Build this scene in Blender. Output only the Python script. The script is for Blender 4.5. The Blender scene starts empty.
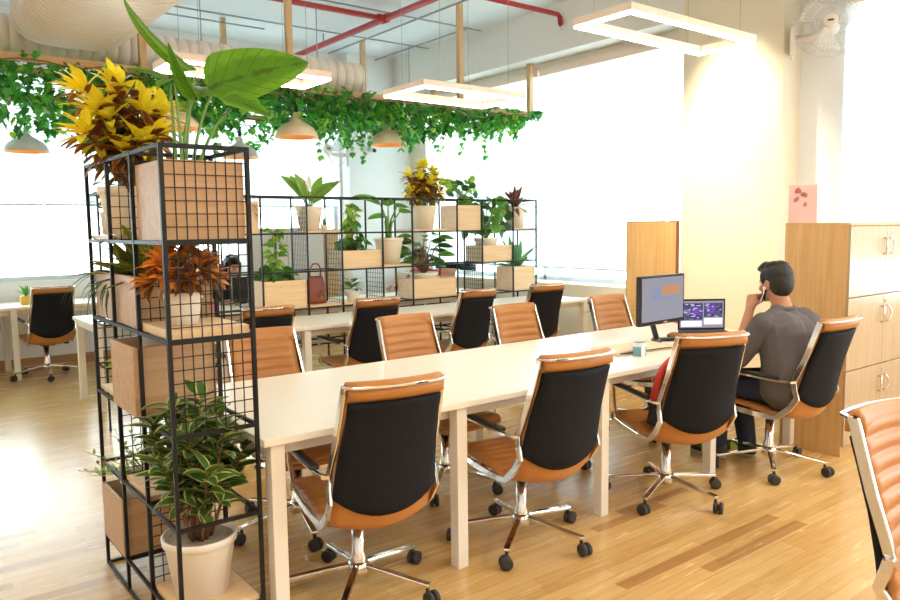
import bpy, math, random
from mathutils import Vector, Matrix, Quaternion
R = math.radians
PI = math.pi
col = bpy.context.scene.collection
scene = bpy.context.scene
rnd = random.Random(7)

# ------------------------------------------------------------------ materials
def new_mat(name):
    m = bpy.data.materials.new(name); m.use_nodes = True
    nt = m.node_tree; nt.nodes.clear()
    out = nt.nodes.new('ShaderNodeOutputMaterial')
    return m, nt, out

def N(nt, typ, **kw):
    n = nt.nodes.new(typ)
    for k, v in kw.items(): setattr(n, k, v)
    return n

def principled(name, colr, rough=.5, metal=0, var=.06, scale=8, bump=0, bscale=40, spec=.5, coat=0):
    """plain material with a soft noise variation of its colour and roughness"""
    m, nt, out = new_mat(name)
    b = N(nt, 'ShaderNodeBsdfPrincipled')
    tc = N(nt, 'ShaderNodeTexCoord')
    no = N(nt, 'ShaderNodeTexNoise'); no.inputs['Scale'].default_value = scale; no.inputs['Detail'].default_value = 4
    nt.links.new(tc.outputs['Object'], no.inputs['Vector'])
    mix = N(nt, 'ShaderNodeMixRGB'); mix.inputs[1].default_value = [c*(1-var) for c in colr]+[1]
    mix.inputs[2].default_value = [min(1, c*(1+var)) for c in colr]+[1]
    nt.links.new(no.outputs['Fac'], mix.inputs[0])
    nt.links.new(mix.outputs[0], b.inputs['Base Color'])
    b.inputs['Roughness'].default_value = rough; b.inputs['Metallic'].default_value = metal
    b.inputs['Specular IOR Level'].default_value = spec
    b.inputs['Coat Weight'].default_value = coat
    if bump:
        n2 = N(nt, 'ShaderNodeTexNoise'); n2.inputs['Scale'].default_value = bscale; n2.inputs['Detail'].default_value = 5
        nt.links.new(tc.outputs['Object'], n2.inputs['Vector'])
        bp = N(nt, 'ShaderNodeBump'); bp.inputs['Strength'].default_value = bump; bp.inputs['Distance'].default_value = .01
        nt.links.new(n2.outputs['Fac'], bp.inputs['Height']); nt.links.new(bp.outputs[0], b.inputs['Normal'])
    nt.links.new(b.outputs[0], out.inputs[0])
    return m

def wood(name, c1, c2, axis='Z', rough=.45, scale=1.0, spec=.4):
    m, nt, out = new_mat(name)
    b = N(nt, 'ShaderNodeBsdfPrincipled'); tc = N(nt, 'ShaderNodeTexCoord'); mp = N(nt, 'ShaderNodeMapping')
    s = {'X': (1.2, 22, 22), 'Y': (22, 1.2, 22), 'Z': (22, 22, 1.2)}[axis]
    mp.inputs['Scale'].default_value = [v*scale for v in s]
    nt.links.new(tc.outputs['Object'], mp.inputs['Vector'])
    no = N(nt, 'ShaderNodeTexNoise'); no.inputs['Scale'].default_value = 1.6; no.inputs['Detail'].default_value = 6; no.inputs['Distortion'].default_value = .5
    nt.links.new(mp.outputs[0], no.inputs['Vector'])
    cr = N(nt, 'ShaderNodeValToRGB'); cr.color_ramp.elements[0].position = .3; cr.color_ramp.elements[1].position = .72
    cr.color_ramp.elements[0].color = list(c1)+[1]; cr.color_ramp.elements[1].color = list(c2)+[1]
    nt.links.new(no.outputs['Fac'], cr.inputs[0]); nt.links.new(cr.outputs[0], b.inputs['Base Color'])
    b.inputs['Roughness'].default_value = rough; b.inputs['Specular IOR Level'].default_value = spec
    nt.links.new(b.outputs[0], out.inputs[0])
    return m

def emis(name, colr, s):
    m, nt, out = new_mat(name)
    e = N(nt, 'ShaderNodeEmission'); e.inputs[0].default_value = list(colr)+[1]; e.inputs[1].default_value = s
    nt.links.new(e.outputs[0], out.inputs[0]); return m

def glass(name, tint=(1, 1, 1), gl=.06):
    m, nt, out = new_mat(name)
    t = N(nt, 'ShaderNodeBsdfTransparent'); t.inputs[0].default_value = list(tint)+[1]
    g = N(nt, 'ShaderNodeBsdfGlossy'); g.inputs['Roughness'].default_value = .02
    fr = N(nt, 'ShaderNodeFresnel'); fr.inputs['IOR'].default_value = 1.3
    mx = N(nt, 'ShaderNodeMixShader')
    nt.links.new(fr.outputs[0], mx.inputs[0]); nt.links.new(t.outputs[0], mx.inputs[1]); nt.links.new(g.outputs[0], mx.inputs[2])
    nt.links.new(mx.outputs[0], out.inputs[0]); return m

def veil(name, c, k):
    m, nt, out = new_mat(name)
    t = N(nt, 'ShaderNodeBsdfTransparent'); d = N(nt, 'ShaderNodeBsdfPrincipled'); d.inputs['Base Color'].default_value = list(c)+[1]; d.inputs['Roughness'].default_value = .3
    mx = N(nt, 'ShaderNodeMixShader'); mx.inputs[0].default_value = k
    nt.links.new(t.outputs[0], mx.inputs[1]); nt.links.new(d.outputs[0], mx.inputs[2]); nt.links.new(mx.outputs[0], out.inputs[0]); return m

def leafmat(name, mid, edge, rim=.8, vein=None, var=.25, trans=.35, rough=.4, spread=.12, ribs=None):
    """leaf: uv.x runs across the blade (0..1), uv.y along it; mid colour, edge colour, mottled by noise"""
    m, nt, out = new_mat(name)
    uv = N(nt, 'ShaderNodeUVMap'); sp = N(nt, 'ShaderNodeSeparateXYZ'); nt.links.new(uv.outputs[0], sp.inputs[0])
    ab = N(nt, 'ShaderNodeMath', operation='SUBTRACT'); ab.inputs[1].default_value = .5; nt.links.new(sp.outputs[0], ab.inputs[0])
    a2 = N(nt, 'ShaderNodeMath', operation='ABSOLUTE'); nt.links.new(ab.outputs[0], a2.inputs[0])
    a3 = N(nt, 'ShaderNodeMath', operation='MULTIPLY'); a3.inputs[1].default_value = 2; nt.links.new(a2.outputs[0], a3.inputs[0])
    tc = N(nt, 'ShaderNodeTexCoord'); no = N(nt, 'ShaderNodeTexNoise'); no.inputs['Scale'].default_value = 18; no.inputs['Detail'].default_value = 3
    nt.links.new(tc.outputs['Object'], no.inputs['Vector'])
    ad = N(nt, 'ShaderNodeMath', operation='MULTIPLY_ADD'); ad.inputs[1].default_value = .6; ad.inputs[2].default_value = -.3
    nt.links.new(no.outputs['Fac'], ad.inputs[0])
    sm = N(nt, 'ShaderNodeMath', operation='ADD'); nt.links.new(a3.outputs[0], sm.inputs[0]); nt.links.new(ad.outputs[0], sm.inputs[1])
    cr = N(nt, 'ShaderNodeValToRGB')
    cr.color_ramp.elements[0].position = max(0, rim-spread); cr.color_ramp.elements[0].color = list(mid)+[1]
    cr.color_ramp.elements[1].position = min(1, rim+spread); cr.color_ramp.elements[1].color = list(edge)+[1]
    if vein:
        e = cr.color_ramp.elements.new(.0); e.color = list(vein)+[1]
        e = cr.color_ramp.elements.new(.1); e.color = list(mid)+[1]
    nt.links.new(sm.outputs[0], cr.inputs[0])
    colout = cr.outputs[0]
    if ribs:
        m1 = N(nt, 'ShaderNodeMath', operation='MULTIPLY_ADD'); m1.inputs[1].default_value = -2.2; nt.links.new(a3.outputs[0], m1.inputs[0])
        m2 = N(nt, 'ShaderNodeMath', operation='MULTIPLY'); m2.inputs[1].default_value = ribs[0]; nt.links.new(sp.outputs[1], m2.inputs[0]); nt.links.new(m2.outputs[0], m1.inputs[2])
        m3 = N(nt, 'ShaderNodeMath', operation='PINGPONG'); m3.inputs[1].default_value = .5; nt.links.new(m1.outputs[0], m3.inputs[0])
        m4 = N(nt, 'ShaderNodeMapRange'); m4.inputs['From Min'].default_value = .0; m4.inputs['From Max'].default_value = .09; m4.inputs['To Min'].default_value = .8; m4.inputs['To Max'].default_value = 0
        nt.links.new(m3.outputs[0], m4.inputs[0])
        mv_ = N(nt, 'ShaderNodeMixRGB'); mv_.inputs[2].default_value = list(ribs[1])+[1]; nt.links.new(m4.outputs[0], mv_.inputs[0]); nt.links.new(colout, mv_.inputs[1]); colout = mv_.outputs[0]
    n2 = N(nt, 'ShaderNodeTexNoise'); n2.inputs['Scale'].default_value = 7; nt.links.new(tc.outputs['Object'], n2.inputs['Vector'])
    hs = N(nt, 'ShaderNodeHueSaturation')
    mv = N(nt, 'ShaderNodeMapRange'); mv.inputs['From Min'].default_value = .3; mv.inputs['From Max'].default_value = .7
    mv.inputs['To Min'].default_value = 1-var; mv.inputs['To Max'].default_value = 1+var
    nt.links.new(n2.outputs['Fac'], mv.inputs[0]); nt.links.new(mv.outputs[0], hs.inputs['Value']); nt.links.new(colout, hs.inputs['Color'])
    b = N(nt, 'ShaderNodeBsdfPrincipled'); b.inputs['Roughness'].default_value = rough
    nt.links.new(hs.outputs[0], b.inputs['Base Color'])
    tr = N(nt, 'ShaderNodeBsdfTranslucent'); nt.links.new(hs.outputs[0], tr.inputs[0])
    mx = N(nt, 'ShaderNodeMixShader'); mx.inputs[0].default_value = trans
    nt.links.new(b.outputs[0], mx.inputs[1]); nt.links.new(tr.outputs[0], mx.inputs[2]); nt.links.new(mx.outputs[0], out.inputs[0])
    return m

def floor_mat():
    m, nt, out = new_mat('oak_strip_floor')
    L = nt.links.new
    b = N(nt, 'ShaderNodeBsdfPrincipled'); tc = N(nt, 'ShaderNodeTexCoord')
    def brick(w, h, off):
        br = N(nt, 'ShaderNodeTexBrick'); br.offset = .37; br.offset_frequency = 3; br.squash = 1.3; br.squash_frequency = 4
        br.inputs['Scale'].default_value = 1; br.inputs['Mortar Size'].default_value = .0016; br.inputs['Mortar Smooth'].default_value = .3
        br.inputs['Brick Width'].default_value = w; br.inputs['Row Height'].default_value = h; br.inputs['Bias'].default_value = 0
        br.inputs['Color1'].default_value = (0, 0, 0, 1); br.inputs['Color2'].default_value = (1, 1, 1, 1); br.inputs['Mortar'].default_value = (0, 0, 0, 1)
        mp = N(nt, 'ShaderNodeMapping'); mp.inputs['Location'].default_value = off
        L(tc.outputs['Object'], mp.inputs[0]); L(mp.outputs[0], br.inputs['Vector']); return br
    b1 = brick(.86, .066, (.11, .02, 0)); b2 = brick(2.1, .198, (.4, .02, 0))
    mp = N(nt, 'ShaderNodeMapping'); mp.inputs['Scale'].default_value = (1.1, 14, 1); L(tc.outputs['Object'], mp.inputs[0])
    no = N(nt, 'ShaderNodeTexNoise'); no.inputs['Scale'].default_value = 2.2; no.inputs['Detail'].default_value = 7; no.inputs['Distortion'].default_value = 1.2
    L(mp.outputs[0], no.inputs['Vector'])
    ad = N(nt, 'ShaderNodeMath', operation='MULTIPLY_ADD'); ad.inputs[1].default_value = .30; L(b1.outputs['Color'], ad.inputs[0])
    a2 = N(nt, 'ShaderNodeMath', operation='MULTIPLY'); a2.inputs[1].default_value = .18; L(b2.outputs['Color'], a2.inputs[0]); L(a2.outputs[0], ad.inputs[2])
    a3 = N(nt, 'ShaderNodeMath', operation='MULTIPLY_ADD'); a3.inputs[1].default_value = .72; L(no.outputs['Fac'], a3.inputs[0]); L(ad.outputs[0], a3.inputs[2])
    cr = N(nt, 'ShaderNodeValToRGB'); els = cr.color_ramp.elements
    els[0].position = .12; els[0].color = (.38, .20, .062, 1)
    els[1].position = .95; els[1].color = (.70, .48, .215, 1)
    e = els.new(.5); e.color = (.57, .345, .12, 1)
    L(a3.outputs[0], cr.inputs[0])
    # a few separate darker laid strips
    sp = N(nt, 'ShaderNodeSeparateXYZ'); L(tc.outputs['Object'], sp.inputs[0])
    total = None
    for (x0, x1, y0, y1, k) in STRIPS:
        def rng(o, lo, hi):
            a = N(nt, 'ShaderNodeMath', operation='GREATER_THAN'); a.inputs[1].default_value = lo; L(o, a.inputs[0])
            c = N(nt, 'ShaderNodeMath', operation='LESS_THAN'); c.inputs[1].default_value = hi; L(o, c.inputs[0])
            mm = N(nt, 'ShaderNodeMath', operation='MULTIPLY'); L(a.outputs[0], mm.inputs[0]); L(c.outputs[0], mm.inputs[1]); return mm
        p = N(nt, 'ShaderNodeMath', operation='MULTIPLY'); L(rng(sp.outputs[0], x0, x1).outputs[0], p.inputs[0]); L(rng(sp.outputs[1], y0, y1).outputs[0], p.inputs[1])
        q = N(nt, 'ShaderNodeMath', operation='MULTIPLY'); q.inputs[1].default_value = k; L(p.outputs[0], q.inputs[0])
        if total is None: total = q
        else:
            s = N(nt, 'ShaderNodeMath', operation='ADD'); L(total.outputs[0], s.inputs[0]); L(q.outputs[0], s.inputs[1]); total = s
    mx = N(nt, 'ShaderNodeMixRGB', blend_type='MULTIPLY'); mx.inputs[2].default_value = (.55, .40, .30, 1)
    L(total.outputs[0], mx.inputs[0]); L(cr.outputs[0], mx.inputs[1])
    mo = N(nt, 'ShaderNodeMixRGB'); mo.inputs[2].default_value = (.30, .15, .06, 1)
    mf = N(nt, 'ShaderNodeMath', operation='MULTIPLY'); mf.inputs[1].default_value = .5; L(b1.outputs['Fac'], mf.inputs[0])
    L(mf.outputs[0], mo.inputs[0]); L(mx.outputs[0], mo.inputs[1]); L(mo.outputs[0], b.inputs['Base Color'])
    b.inputs['Roughness'].default_value = .3; b.inputs['Specular IOR Level'].default_value = .62
    rr = N(nt, 'ShaderNodeMapRange'); rr.inputs['To Min'].default_value = .21; rr.inputs['To Max'].default_value = .31; L(no.outputs['Fac'], rr.inputs[0]); L(rr.outputs[0], b.inputs['Roughness'])
    L(b.outputs[0], out.inputs[0]); return m
STRIPS = [(2.39, 3.60, 1.914, 1.98, .75), (2.80, 3.63, 1.782, 1.848, .75), (2.95, 3.45, 1.848, 1.914, .25), (3.02, 3.60, 2.442, 2.508, .8), (2.75, 3.3, 2.376, 2.442, .7),
          (-.4, .58, 4.158, 4.224, .7), (-.1, .50, 4.026, 4.092, .55), (.2, 1.3, 3.76, 3.83, .5), (-.6, .4, 3.56, 3.63, .6), (.35, .9, 3.36, 3.43, .6), (.1, .62, 3.168, 3.234, .45),
          (1.2, 1.9, 1.65, 1.716, .4)]

def blind_mat(name, c, t=.55):
    m, nt, out = new_mat(name)
    d = N(nt, 'ShaderNodeBsdfDiffuse'); d.inputs[0].default_value = list(c)+[1]
    tr = N(nt, 'ShaderNodeBsdfTranslucent'); tr.inputs[0].default_value = list(c)+[1]
    tc = N(nt, 'ShaderNodeTexCoord'); no = N(nt, 'ShaderNodeTexNoise'); no.inputs['Scale'].default_value = 200; nt.links.new(tc.outputs['Object'], no.inputs['Vector'])
    bp = N(nt, 'ShaderNodeBump'); bp.inputs['Strength'].default_value = .05; nt.links.new(no.outputs['Fac'], bp.inputs['Height']); nt.links.new(bp.outputs[0], d.inputs['Normal'])
    mx = N(nt, 'ShaderNodeMixShader'); mx.inputs[0].default_value = t
    nt.links.new(d.outputs[0], mx.inputs[1]); nt.links.new(tr.outputs[0], mx.inputs[2]); nt.links.new(mx.outputs[0], out.inputs[0]); return m

M = {}
M['floor'] = floor_mat()
M['ceiling'] = principled('painted_ceiling', (.76, .80, .84), .9, var=.02)
M['wall'] = principled('warm_white_wall', (.86, .87, .88), .85, var=.02, bump=.05, bscale=90)
M['wallcool'] = principled('cool_white_wall', (.88, .91, .96), .85, var=.02)
M['beam'] = principled('grey_white_beam', (.80, .78, .75), .85, var=.02)
M['column'] = principled('cream_column', (.78, .70, .55), .75, var=.02)
M['cream'] = principled('cream_parapet', (.86, .80, .68), .8, var=.04, scale=5)
M['skirt'] = wood('skirting_wood', (.42, .22, .1), (.55, .32, .16), 'X')
M['winframe'] = principled('window_metal', (.62, .70, .74), .5, var=.03)
M['black_metal'] = principled('black_metal', (.010, .009, .009), .5, var=.2, spec=.3)
M['ply'] = wood('planter_plywood', (.70, .48, .27), (.83, .61, .37), 'X', .5)
M['plydark'] = wood('tower_plywood', (.46, .28, .145), (.57, .37, .21), 'X', .5)
M['cabwood'] = wood('cabinet_orange_wood', (.60, .35, .13), (.72, .46, .20), 'Z', .38)
M['cabdoor'] = wood('cabinet_pale_door', (.44, .31, .19), (.53, .39, .25), 'Z', .3)
M['timber'] = wood('pergola_timber', (.58, .36, .18), (.72, .48, .27), 'X', .55)
M['timberv'] = wood('pergola_post_timber', (.55, .34, .17), (.70, .47, .26), 'Z', .55)
M['desk'] = principled('white_desk_laminate', (.86, .83, .74), .32, var=.015, scale=3)
M['deskleg'] = principled('cream_desk_metal', (.80, .75, .66), .42, var=.02)
M['chrome'] = principled('chrome', (.82, .81, .80), .12, 1, var=.03)
M['leather'] = principled('tan_leather', (.47, .19, .046), .42, var=.10, scale=6, bump=.12, bscale=120)
M['mesh_black'] = principled('black_back_fabric', (.007, .008, .012), .8, var=.25, scale=30, bump=.25, bscale=260, spec=.25)
M['plastic'] = principled('black_plastic', (.016, .016, .018), .4, var=.1)
M['rubber'] = principled('dark_rubber', (.03, .028, .028), .6, var=.2)
M['potwhite'] = principled('white_plastic_pot', (.84, .80, .73), .4, var=.03)
M['potcream'] = principled('cream_clay_pot', (.88, .78, .62), .5, var=.04)
M['soil'] = principled('gravel_soil', (.42, .36, .29), .95, var=.5, scale=90, bump=1, bscale=120)
M['soildark'] = principled('dark_soil', (.06, .04, .028), .95, var=.4, scale=60, bump=1, bscale=90)
M['stem'] = principled('green_stem', (.16, .30, .06), .5, var=.2)
M['stembrown'] = principled('brown_stem', (.22, .11, .05), .7, var=.25)
M['lf_var'] = leafmat('variegated_leaf', (.06, .15, .02), (.62, .60, .25), .80, spread=.12, trans=.25)
M['lf_dark'] = leafmat('dark_leaf', (.03, .10, .018), (.07, .20, .035), .6, trans=.3)
M['lf_green'] = leafmat('green_leaf', (.09, .28, .03), (.16, .38, .06), .6, vein=(.3, .45, .12))
M['lf_lime'] = leafmat('lime_leaf', (.30, .48, .05), (.42, .58, .10), .6)
M['lf_big'] = leafmat('big_bright_leaf', (.085, .25, .010), (.15, .36, .02), .6, vein=(.05, .12, .012), trans=.35, var=.12, ribs=(8, (.05, .14, .008)))
M['lf_yellow'] = leafmat('yellow_croton_leaf', (.95, .84, .05), (.92, .70, .02), .85, trans=.35, var=.2)
M['lf_red'] = leafmat('russet_croton_leaf', (.20, .065, .018), (.42, .20, .04), .7, var=.35)
M['lf_orange'] = leafmat('orange_croton_leaf', (.80, .36, .05), (.66, .17, .03), .6, var=.3)
M['lf_olive'] = leafmat('olive_croton_leaf', (.16, .20, .03), (.50, .36, .05), .75, var=.3)
M['lf_lily'] = leafmat('lily_leaf', (.22, .40, .05), (.30, .46, .09), .6)
M['ivy1'] = leafmat('ivy_dark', (.03, .20, .03), (.06, .28, .05), .7, trans=.3)
M['ivy2'] = leafmat('ivy_mid', (.08, .40, .05), (.13, .48, .08), .7, trans=.35)
M['ivy3'] = leafmat('ivy_light', (.34, .62, .06), (.45, .70, .14), .7, trans=.4)
M['lf_agave'] = leafmat('blue_green_leaf', (.12, .32, .14), (.22, .42, .2), .6)
M['lf_purple'] = leafmat('reddish_brown_leaf', (.20, .07, .05), (.32, .16, .1), .6)
M['flower'] = principled('white_flower', (.95, .93, .88), .5)
M['redflower'] = principled('red_flower', (.80, .05, .03), .4)
M['pipe_red'] = principled('red_pipe', (.42, .03, .035), .45)
M['pipe_grey'] = principled('grey_conduit', (.33, .32, .31), .5)
M['duct'] = principled('duct_skin', (.82, .72, .62), .4, .0, var=.05, scale=3)
M['lampcream'] = principled('cream_lamp_shade', (.86, .68, .46), .5, var=.03)
M['lampwhite'] = principled('pale_grey_lamp_shade', (.62, .62, .60), .5, var=.03)
M['lampin'] = principled('orange_lamp_lining', (.85, .45, .14), .5)
M['bulb'] = emis('warm_bulb', (1, .62, .25), 5)
M['housing'] = principled('pinkish_white_housing', (.86, .72, .62), .5)
M['strip'] = emis('led_strip', (1, .86, .68), 14)
M['blind'] = blind_mat('roller_blind_cloth', (.93, .97, .97), .6)
M['glass'] = glass('window_glass', (.96, .99, 1))
M['fan'] = principled('cream_fan_plastic', (.82, .74, .66), .45)
M['fanwire'] = principled('fan_wire', (.66, .62, .58), .4, .4)
M['blade'] = veil('clear_fan_blade', (.9, .88, .86), .35)
M['screen_grey'] = emis('grey_screen_glow', (.17, .165, .19), .9)
M['screen_blue'] = emis('blue_block_glow', (.13, .16, .26), .9)
M['screen_brown'] = emis('brown_block_glow', (.30, .15, .08), .9)
M['screen_dark'] = emis('dark_window_glow', (.035, .035, .07), .9)
M['screen_purple'] = emis('purple_block_glow', (.12, .05, .30), .9)
M['screen_white'] = emis('white_block_glow', (.55, .52, .68), .9)
M['white_plastic'] = principled('white_plastic', (.82, .82, .82), .4)
M['skin'] = principled('skin', (.48, .22, .12), .5, var=.08, scale=14)
M['hair'] = principled('black_hair', (.010, .008, .007), .5, var=.3, scale=60, bump=.6, bscale=120)
M['shirt'] = principled('grey_shirt', (.105, .095, .10), .85, var=.12, scale=8, bump=.9, bscale=11)
M['blackcloth'] = principled('black_cloth', (.018, .017, .02), .85, var=.2, bump=.5, bscale=14)
M['redcloth'] = principled('red_cloth', (.45, .05, .03), .8, var=.15, bump=.4, bscale=20)
M['jeans'] = principled('dark_jeans', (.018, .024, .05), .85, var=.25, scale=20, bump=.5, bscale=24)
M['shoe'] = principled('dark_green_shoe', (.05, .055, .035), .6, var=.5, scale=18)
M['shoe_sole'] = principled('pale_shoe_sole', (.35, .34, .26), .6)
M['shoelime'] = principled('lime_shoe_panel', (.55, .65, .12), .5)
M['eye'] = principled('eye_white', (.8, .78, .74), .2)
M['iris'] = principled('dark_iris', (.02, .012, .01), .2)
M['lip'] = principled('lip', (.36, .13, .09), .5)
M['paper'] = principled('paper', (.85, .82, .76), .8)
M['kraft'] = principled('beige_cloth_case', (.74, .60, .42), .7, var=.05)
M['brownobj'] = principled('brown_leather', (.25, .08, .02), .5)
M['mugblue'] = principled('blue_glaze', (.18, .42, .58), .3)
M['bagred'] = principled('red_nylon', (.62, .04, .03), .6, var=.1)
M['bagblack'] = principled('black_nylon', (.014, .014, .016), .7, var=.2, bump=.4, bscale=60)
M['handbag'] = principled('russet_leather', (.24, .045, .022), .4, var=.25)
M['pink'] = principled('pink_plastic', (.75, .2, .3), .5)
M['orangeobj'] = principled('orange_cardboard', (.8, .35, .08), .6)
M['calpink'] = principled('pale_pink_card', (.66, .44, .41), .7)
M['calred'] = principled('faded_red_print', (.52, .17, .15), .7)
M['calyellow'] = principled('yellow_card', (.90, .78, .45), .7)
M['yellowpot'] = principled('yellow_pot', (.85, .50, .06), .5)
M['cabgrey'] = principled('grey_white_cupboard', (.62, .57, .52), .6, var=.03)

# ------------------------------------------------------------------ mesh builder
class MB:
    def __init__(s): s.v = []; s.f = []; s.m = []; s.uv = []; s.sm = []
    def face(s, idx, mi=0, uv=None, smooth=False):
        s.f.append(tuple(idx)); s.m.append(mi); s.uv.append(uv); s.sm.append(smooth)
    def add(s, *pts):
        n = len(s.v); s.v += [tuple(p) for p in pts]; return n
    def box(s, x0, x1, y0, y1, z0, z1, mi=0):
        n = s.add((x0,y0,z0),(x1,y0,z0),(x1,y1,z0),(x0,y1,z0),(x0,y0,z1),(x1,y0,z1),(x1,y1,z1),(x0,y1,z1))
        for q in ((0,3,2,1),(4,5,6,7),(0,1,5,4),(1,2,6,5),(2,3,7,6),(3,0,4,7)): s.face([n+i for i in q], mi)
        return s
    def bar(s, p0, p1, w, h, mi=0, up=(0,0,1)):
        p0, p1 = Vector(p0), Vector(p1); d = (p1-p0).normalized(); u = Vector(up)
        if abs(d.dot(u)) > .98: u = Vector((0,1,0))
        x = d.cross(u).normalized()*w/2; y = x.normalized().cross(d).normalized()*h/2
        n = s.add(p0-x-y, p0+x-y, p0+x+y, p0-x+y, p1-x-y, p1+x-y, p1+x+y, p1-x+y)
        for q in ((0,1,2,3),(7,6,5,4),(0,4,5,1),(1,5,6,2),(2,6,7,3),(3,7,4,0)): s.face([n+i for i in q][::-1], mi)
        return s
    def strap(s, pts, w, h, side=(1,0,0), mi=0, smooth=False):
        """rectangular section swept along pts; 'side' is the direction of width w"""
        P_ = [Vector(p) for p in pts]; sd = Vector(side).normalized(); rings = []
        for i, p in enumerate(P_):
            t = (P_[min(i+1, len(P_)-1)]-P_[max(i-1, 0)]).normalized()
            x = (sd - t*sd.dot(t)).normalized(); y = t.cross(x)
            rings.append(s.add(p-x*w/2-y*h/2, p+x*w/2-y*h/2, p+x*w/2+y*h/2, p-x*w/2+y*h/2))
        for a, b in zip(rings, rings[1:]):
            for i in range(4): s.face((a+i, a+(i+1)%4, b+(i+1)%4, b+i), mi, smooth=smooth)
        s.face([rings[0]+i for i in (3,2,1,0)], mi); s.face([rings[-1]+i for i in range(4)], mi)
        return s
    def tube(s, pts, r, n=8, mi=0, caps=True):
        P_ = [Vector(p) for p in pts]
        rs = r if isinstance(r, (list, tuple)) else [r]*len(P_)
        t0 = (P_[1]-P_[0]).normalized(); u = t0.orthogonal().normalized(); rings = []
        for i, p in enumerate(P_):
            t = (P_[min(i+1, len(P_)-1)]-P_[max(i-1, 0)]).normalized()
            u = (u - t*u.dot(t)).normalized(); w = t.cross(u)
            rings.append(s.add(*[p+(u*math.cos(2*PI*k/n)+w*math.sin(2*PI*k/n))*rs[i] for k in range(n)]))
        for a, b in zip(rings, rings[1:]):
            for k in range(n): s.face((a+k, a+(k+1)%n, b+(k+1)%n, b+k), mi, smooth=True)
        if caps:
            s.face([rings[0]+k for k in range(n)][::-1], mi); s.face([rings[-1]+k for k in range(n)], mi)
        return s
    def lathe(s, prof, n=28, c=(0,0,0), mi=0, axis='Z', caps=True):
        """prof: (radius, height) list"""
        rings = []
        def pt(r, h, a):
            x, y = r*math.cos(a), r*math.sin(a)
            p = {'Z': (x, y, h), 'X': (h, x, y), 'Y': (y, h, x)}[axis]
            return (p[0]+c[0], p[1]+c[1], p[2]+c[2])
        for r, h in prof: rings.append(s.add(*[pt(max(r, 1e-4), h, 2*PI*k/n) for k in range(n)]))
        for a, b in zip(rings, rings[1:]):
            for k in range(n): s.face((a+k, a+(k+1)%n, b+(k+1)%n, b+k), mi, smooth=True)
        if caps:
            s.face([rings[0]+k for k in range(n)][::-1], mi); s.face([rings[-1]+k for k in range(n)], mi)
        return s
    def grid(s, P_, mi=0, smooth=True, closed_u=False):
        nu, nv = len(P_), len(P_[0]); base = s.add(*[p for row in P_ for p in row])
        for i in range(nu-1 if not closed_u else nu):
            for j in range(nv-1):
                a = base+i*nv+j; b = base+((i+1) % nu)*nv+j
                s.face((a, b, b+1, a+1), mi, smooth=smooth)
        return base
    def slab(s, F_, B_, mi=0, smooth=True):
        """closed solid between front grid F_ and back grid B_ (same shape)"""
        nu, nv = len(F_), len(F_[0]); a = s.grid(F_, mi, smooth); b = s.add(*[p for row in B_ for p in row])
        for i in range(nu-1):
            for j in range(nv-1):
                q = b+i*nv+j; s.face((q, q+1, q+nv+1, q+nv), mi, smooth=smooth)
        for i in range(nu-1):
            s.face((a+i*nv, b+i*nv, b+(i+1)*nv, a+(i+1)*nv), mi, smooth=smooth)
            k = nv-1; s.face((a+i*nv+k, a+(i+1)*nv+k, b+(i+1)*nv+k, b+i*nv+k), mi, smooth=smooth)
        for j in range(nv-1):
            s.face((a+j, a+j+1, b+j+1, b+j), mi, smooth=smooth)
            k = (nu-1)*nv; s.face((a+k+j, b+k+j, b+k+j+1, a+k+j+1), mi, smooth=smooth)
        return s
    def ball(s, c, r, n=16, m=10, mi=0):
        if not isinstance(r, (list, tuple)): r = (r, r, r)
        rings = []
        for i in range(m+1):
            t = PI*i/m
            rings.append([(c[0]+r[0]*max(math.sin(t), 1e-3)*math.cos(2*PI*k/n), c[1]+r[1]*max(math.sin(t), 1e-3)*math.sin(2*PI*k/n), c[2]-r[2]*math.cos(t)) for k in range(n)])
        base = s.add(*[p for q in rings for p in q])
        for i in range(m):
            for k in range(n):
                a = base+i*n+k; b = base+i*n+(k+1) % n
                s.face((a, b, b+n, a+n), mi, smooth=True)
        s.face([base+k for k in range(n)][::-1], mi, smooth=True); s.face([base+m*n+k for k in range(n)], mi, smooth=True)
        return s
    def capsule(s, p0, r0, p1, r1, n=14, mi=0):
        p0, p1 = Vector(p0), Vector(p1); d = p1-p0; L = d.length; d.normalize(); u = d.orthogonal().normalized(); w = d.cross(u)
        prof = [(r0*math.cos(a), -r0*math.sin(a)) for a in [PI/2*k/4 for k in (4,3,2,1,0)]]+[(r1*math.cos(a), L+r1*math.sin(a)) for a in [PI/2*k/4 for k in range(5)]]
        rings = [s.add(*[p0+d*h+(u*math.cos(2*PI*k/n)+w*math.sin(2*PI*k/n))*max(r, 1e-4) for k in range(n)]) for r, h in prof]
        for a, b in zip(rings, rings[1:]):
            for k in range(n): s.face((a+k, a+(k+1)%n, b+(k+1)%n, b+k), mi, smooth=True)
        s.face([rings[0]+k for k in range(n)][::-1], mi, smooth=True); s.face([rings[-1]+k for k in range(n)], mi, smooth=True)
        return s
    def build(s, name, mats, parent=None, bevel=0, loc=None, weld=False):
        me = bpy.data.meshes.new(name)
        me.from_pydata(s.v, [], s.f)
        if not isinstance(mats, (list, tuple)): mats = [mats]
        for m in mats: me.materials.append(m)
        me.polygons.foreach_set('material_index', s.m)
        me.polygons.foreach_set('use_smooth', s.sm)
        if any(u is not None for u in s.uv):
            ul = me.uv_layers.new(name='UVMap'); flat = []
            for f, u in zip(s.f, s.uv):
                for k in range(len(f)): flat += list(u[k]) if u else (.5, .5)
            ul.data.foreach_set('uv', flat)
        me.update()
        o = bpy.data.objects.new(name, me); col.objects.link(o)
        if parent is not None: o.parent = parent
        if loc: o.location = loc
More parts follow.
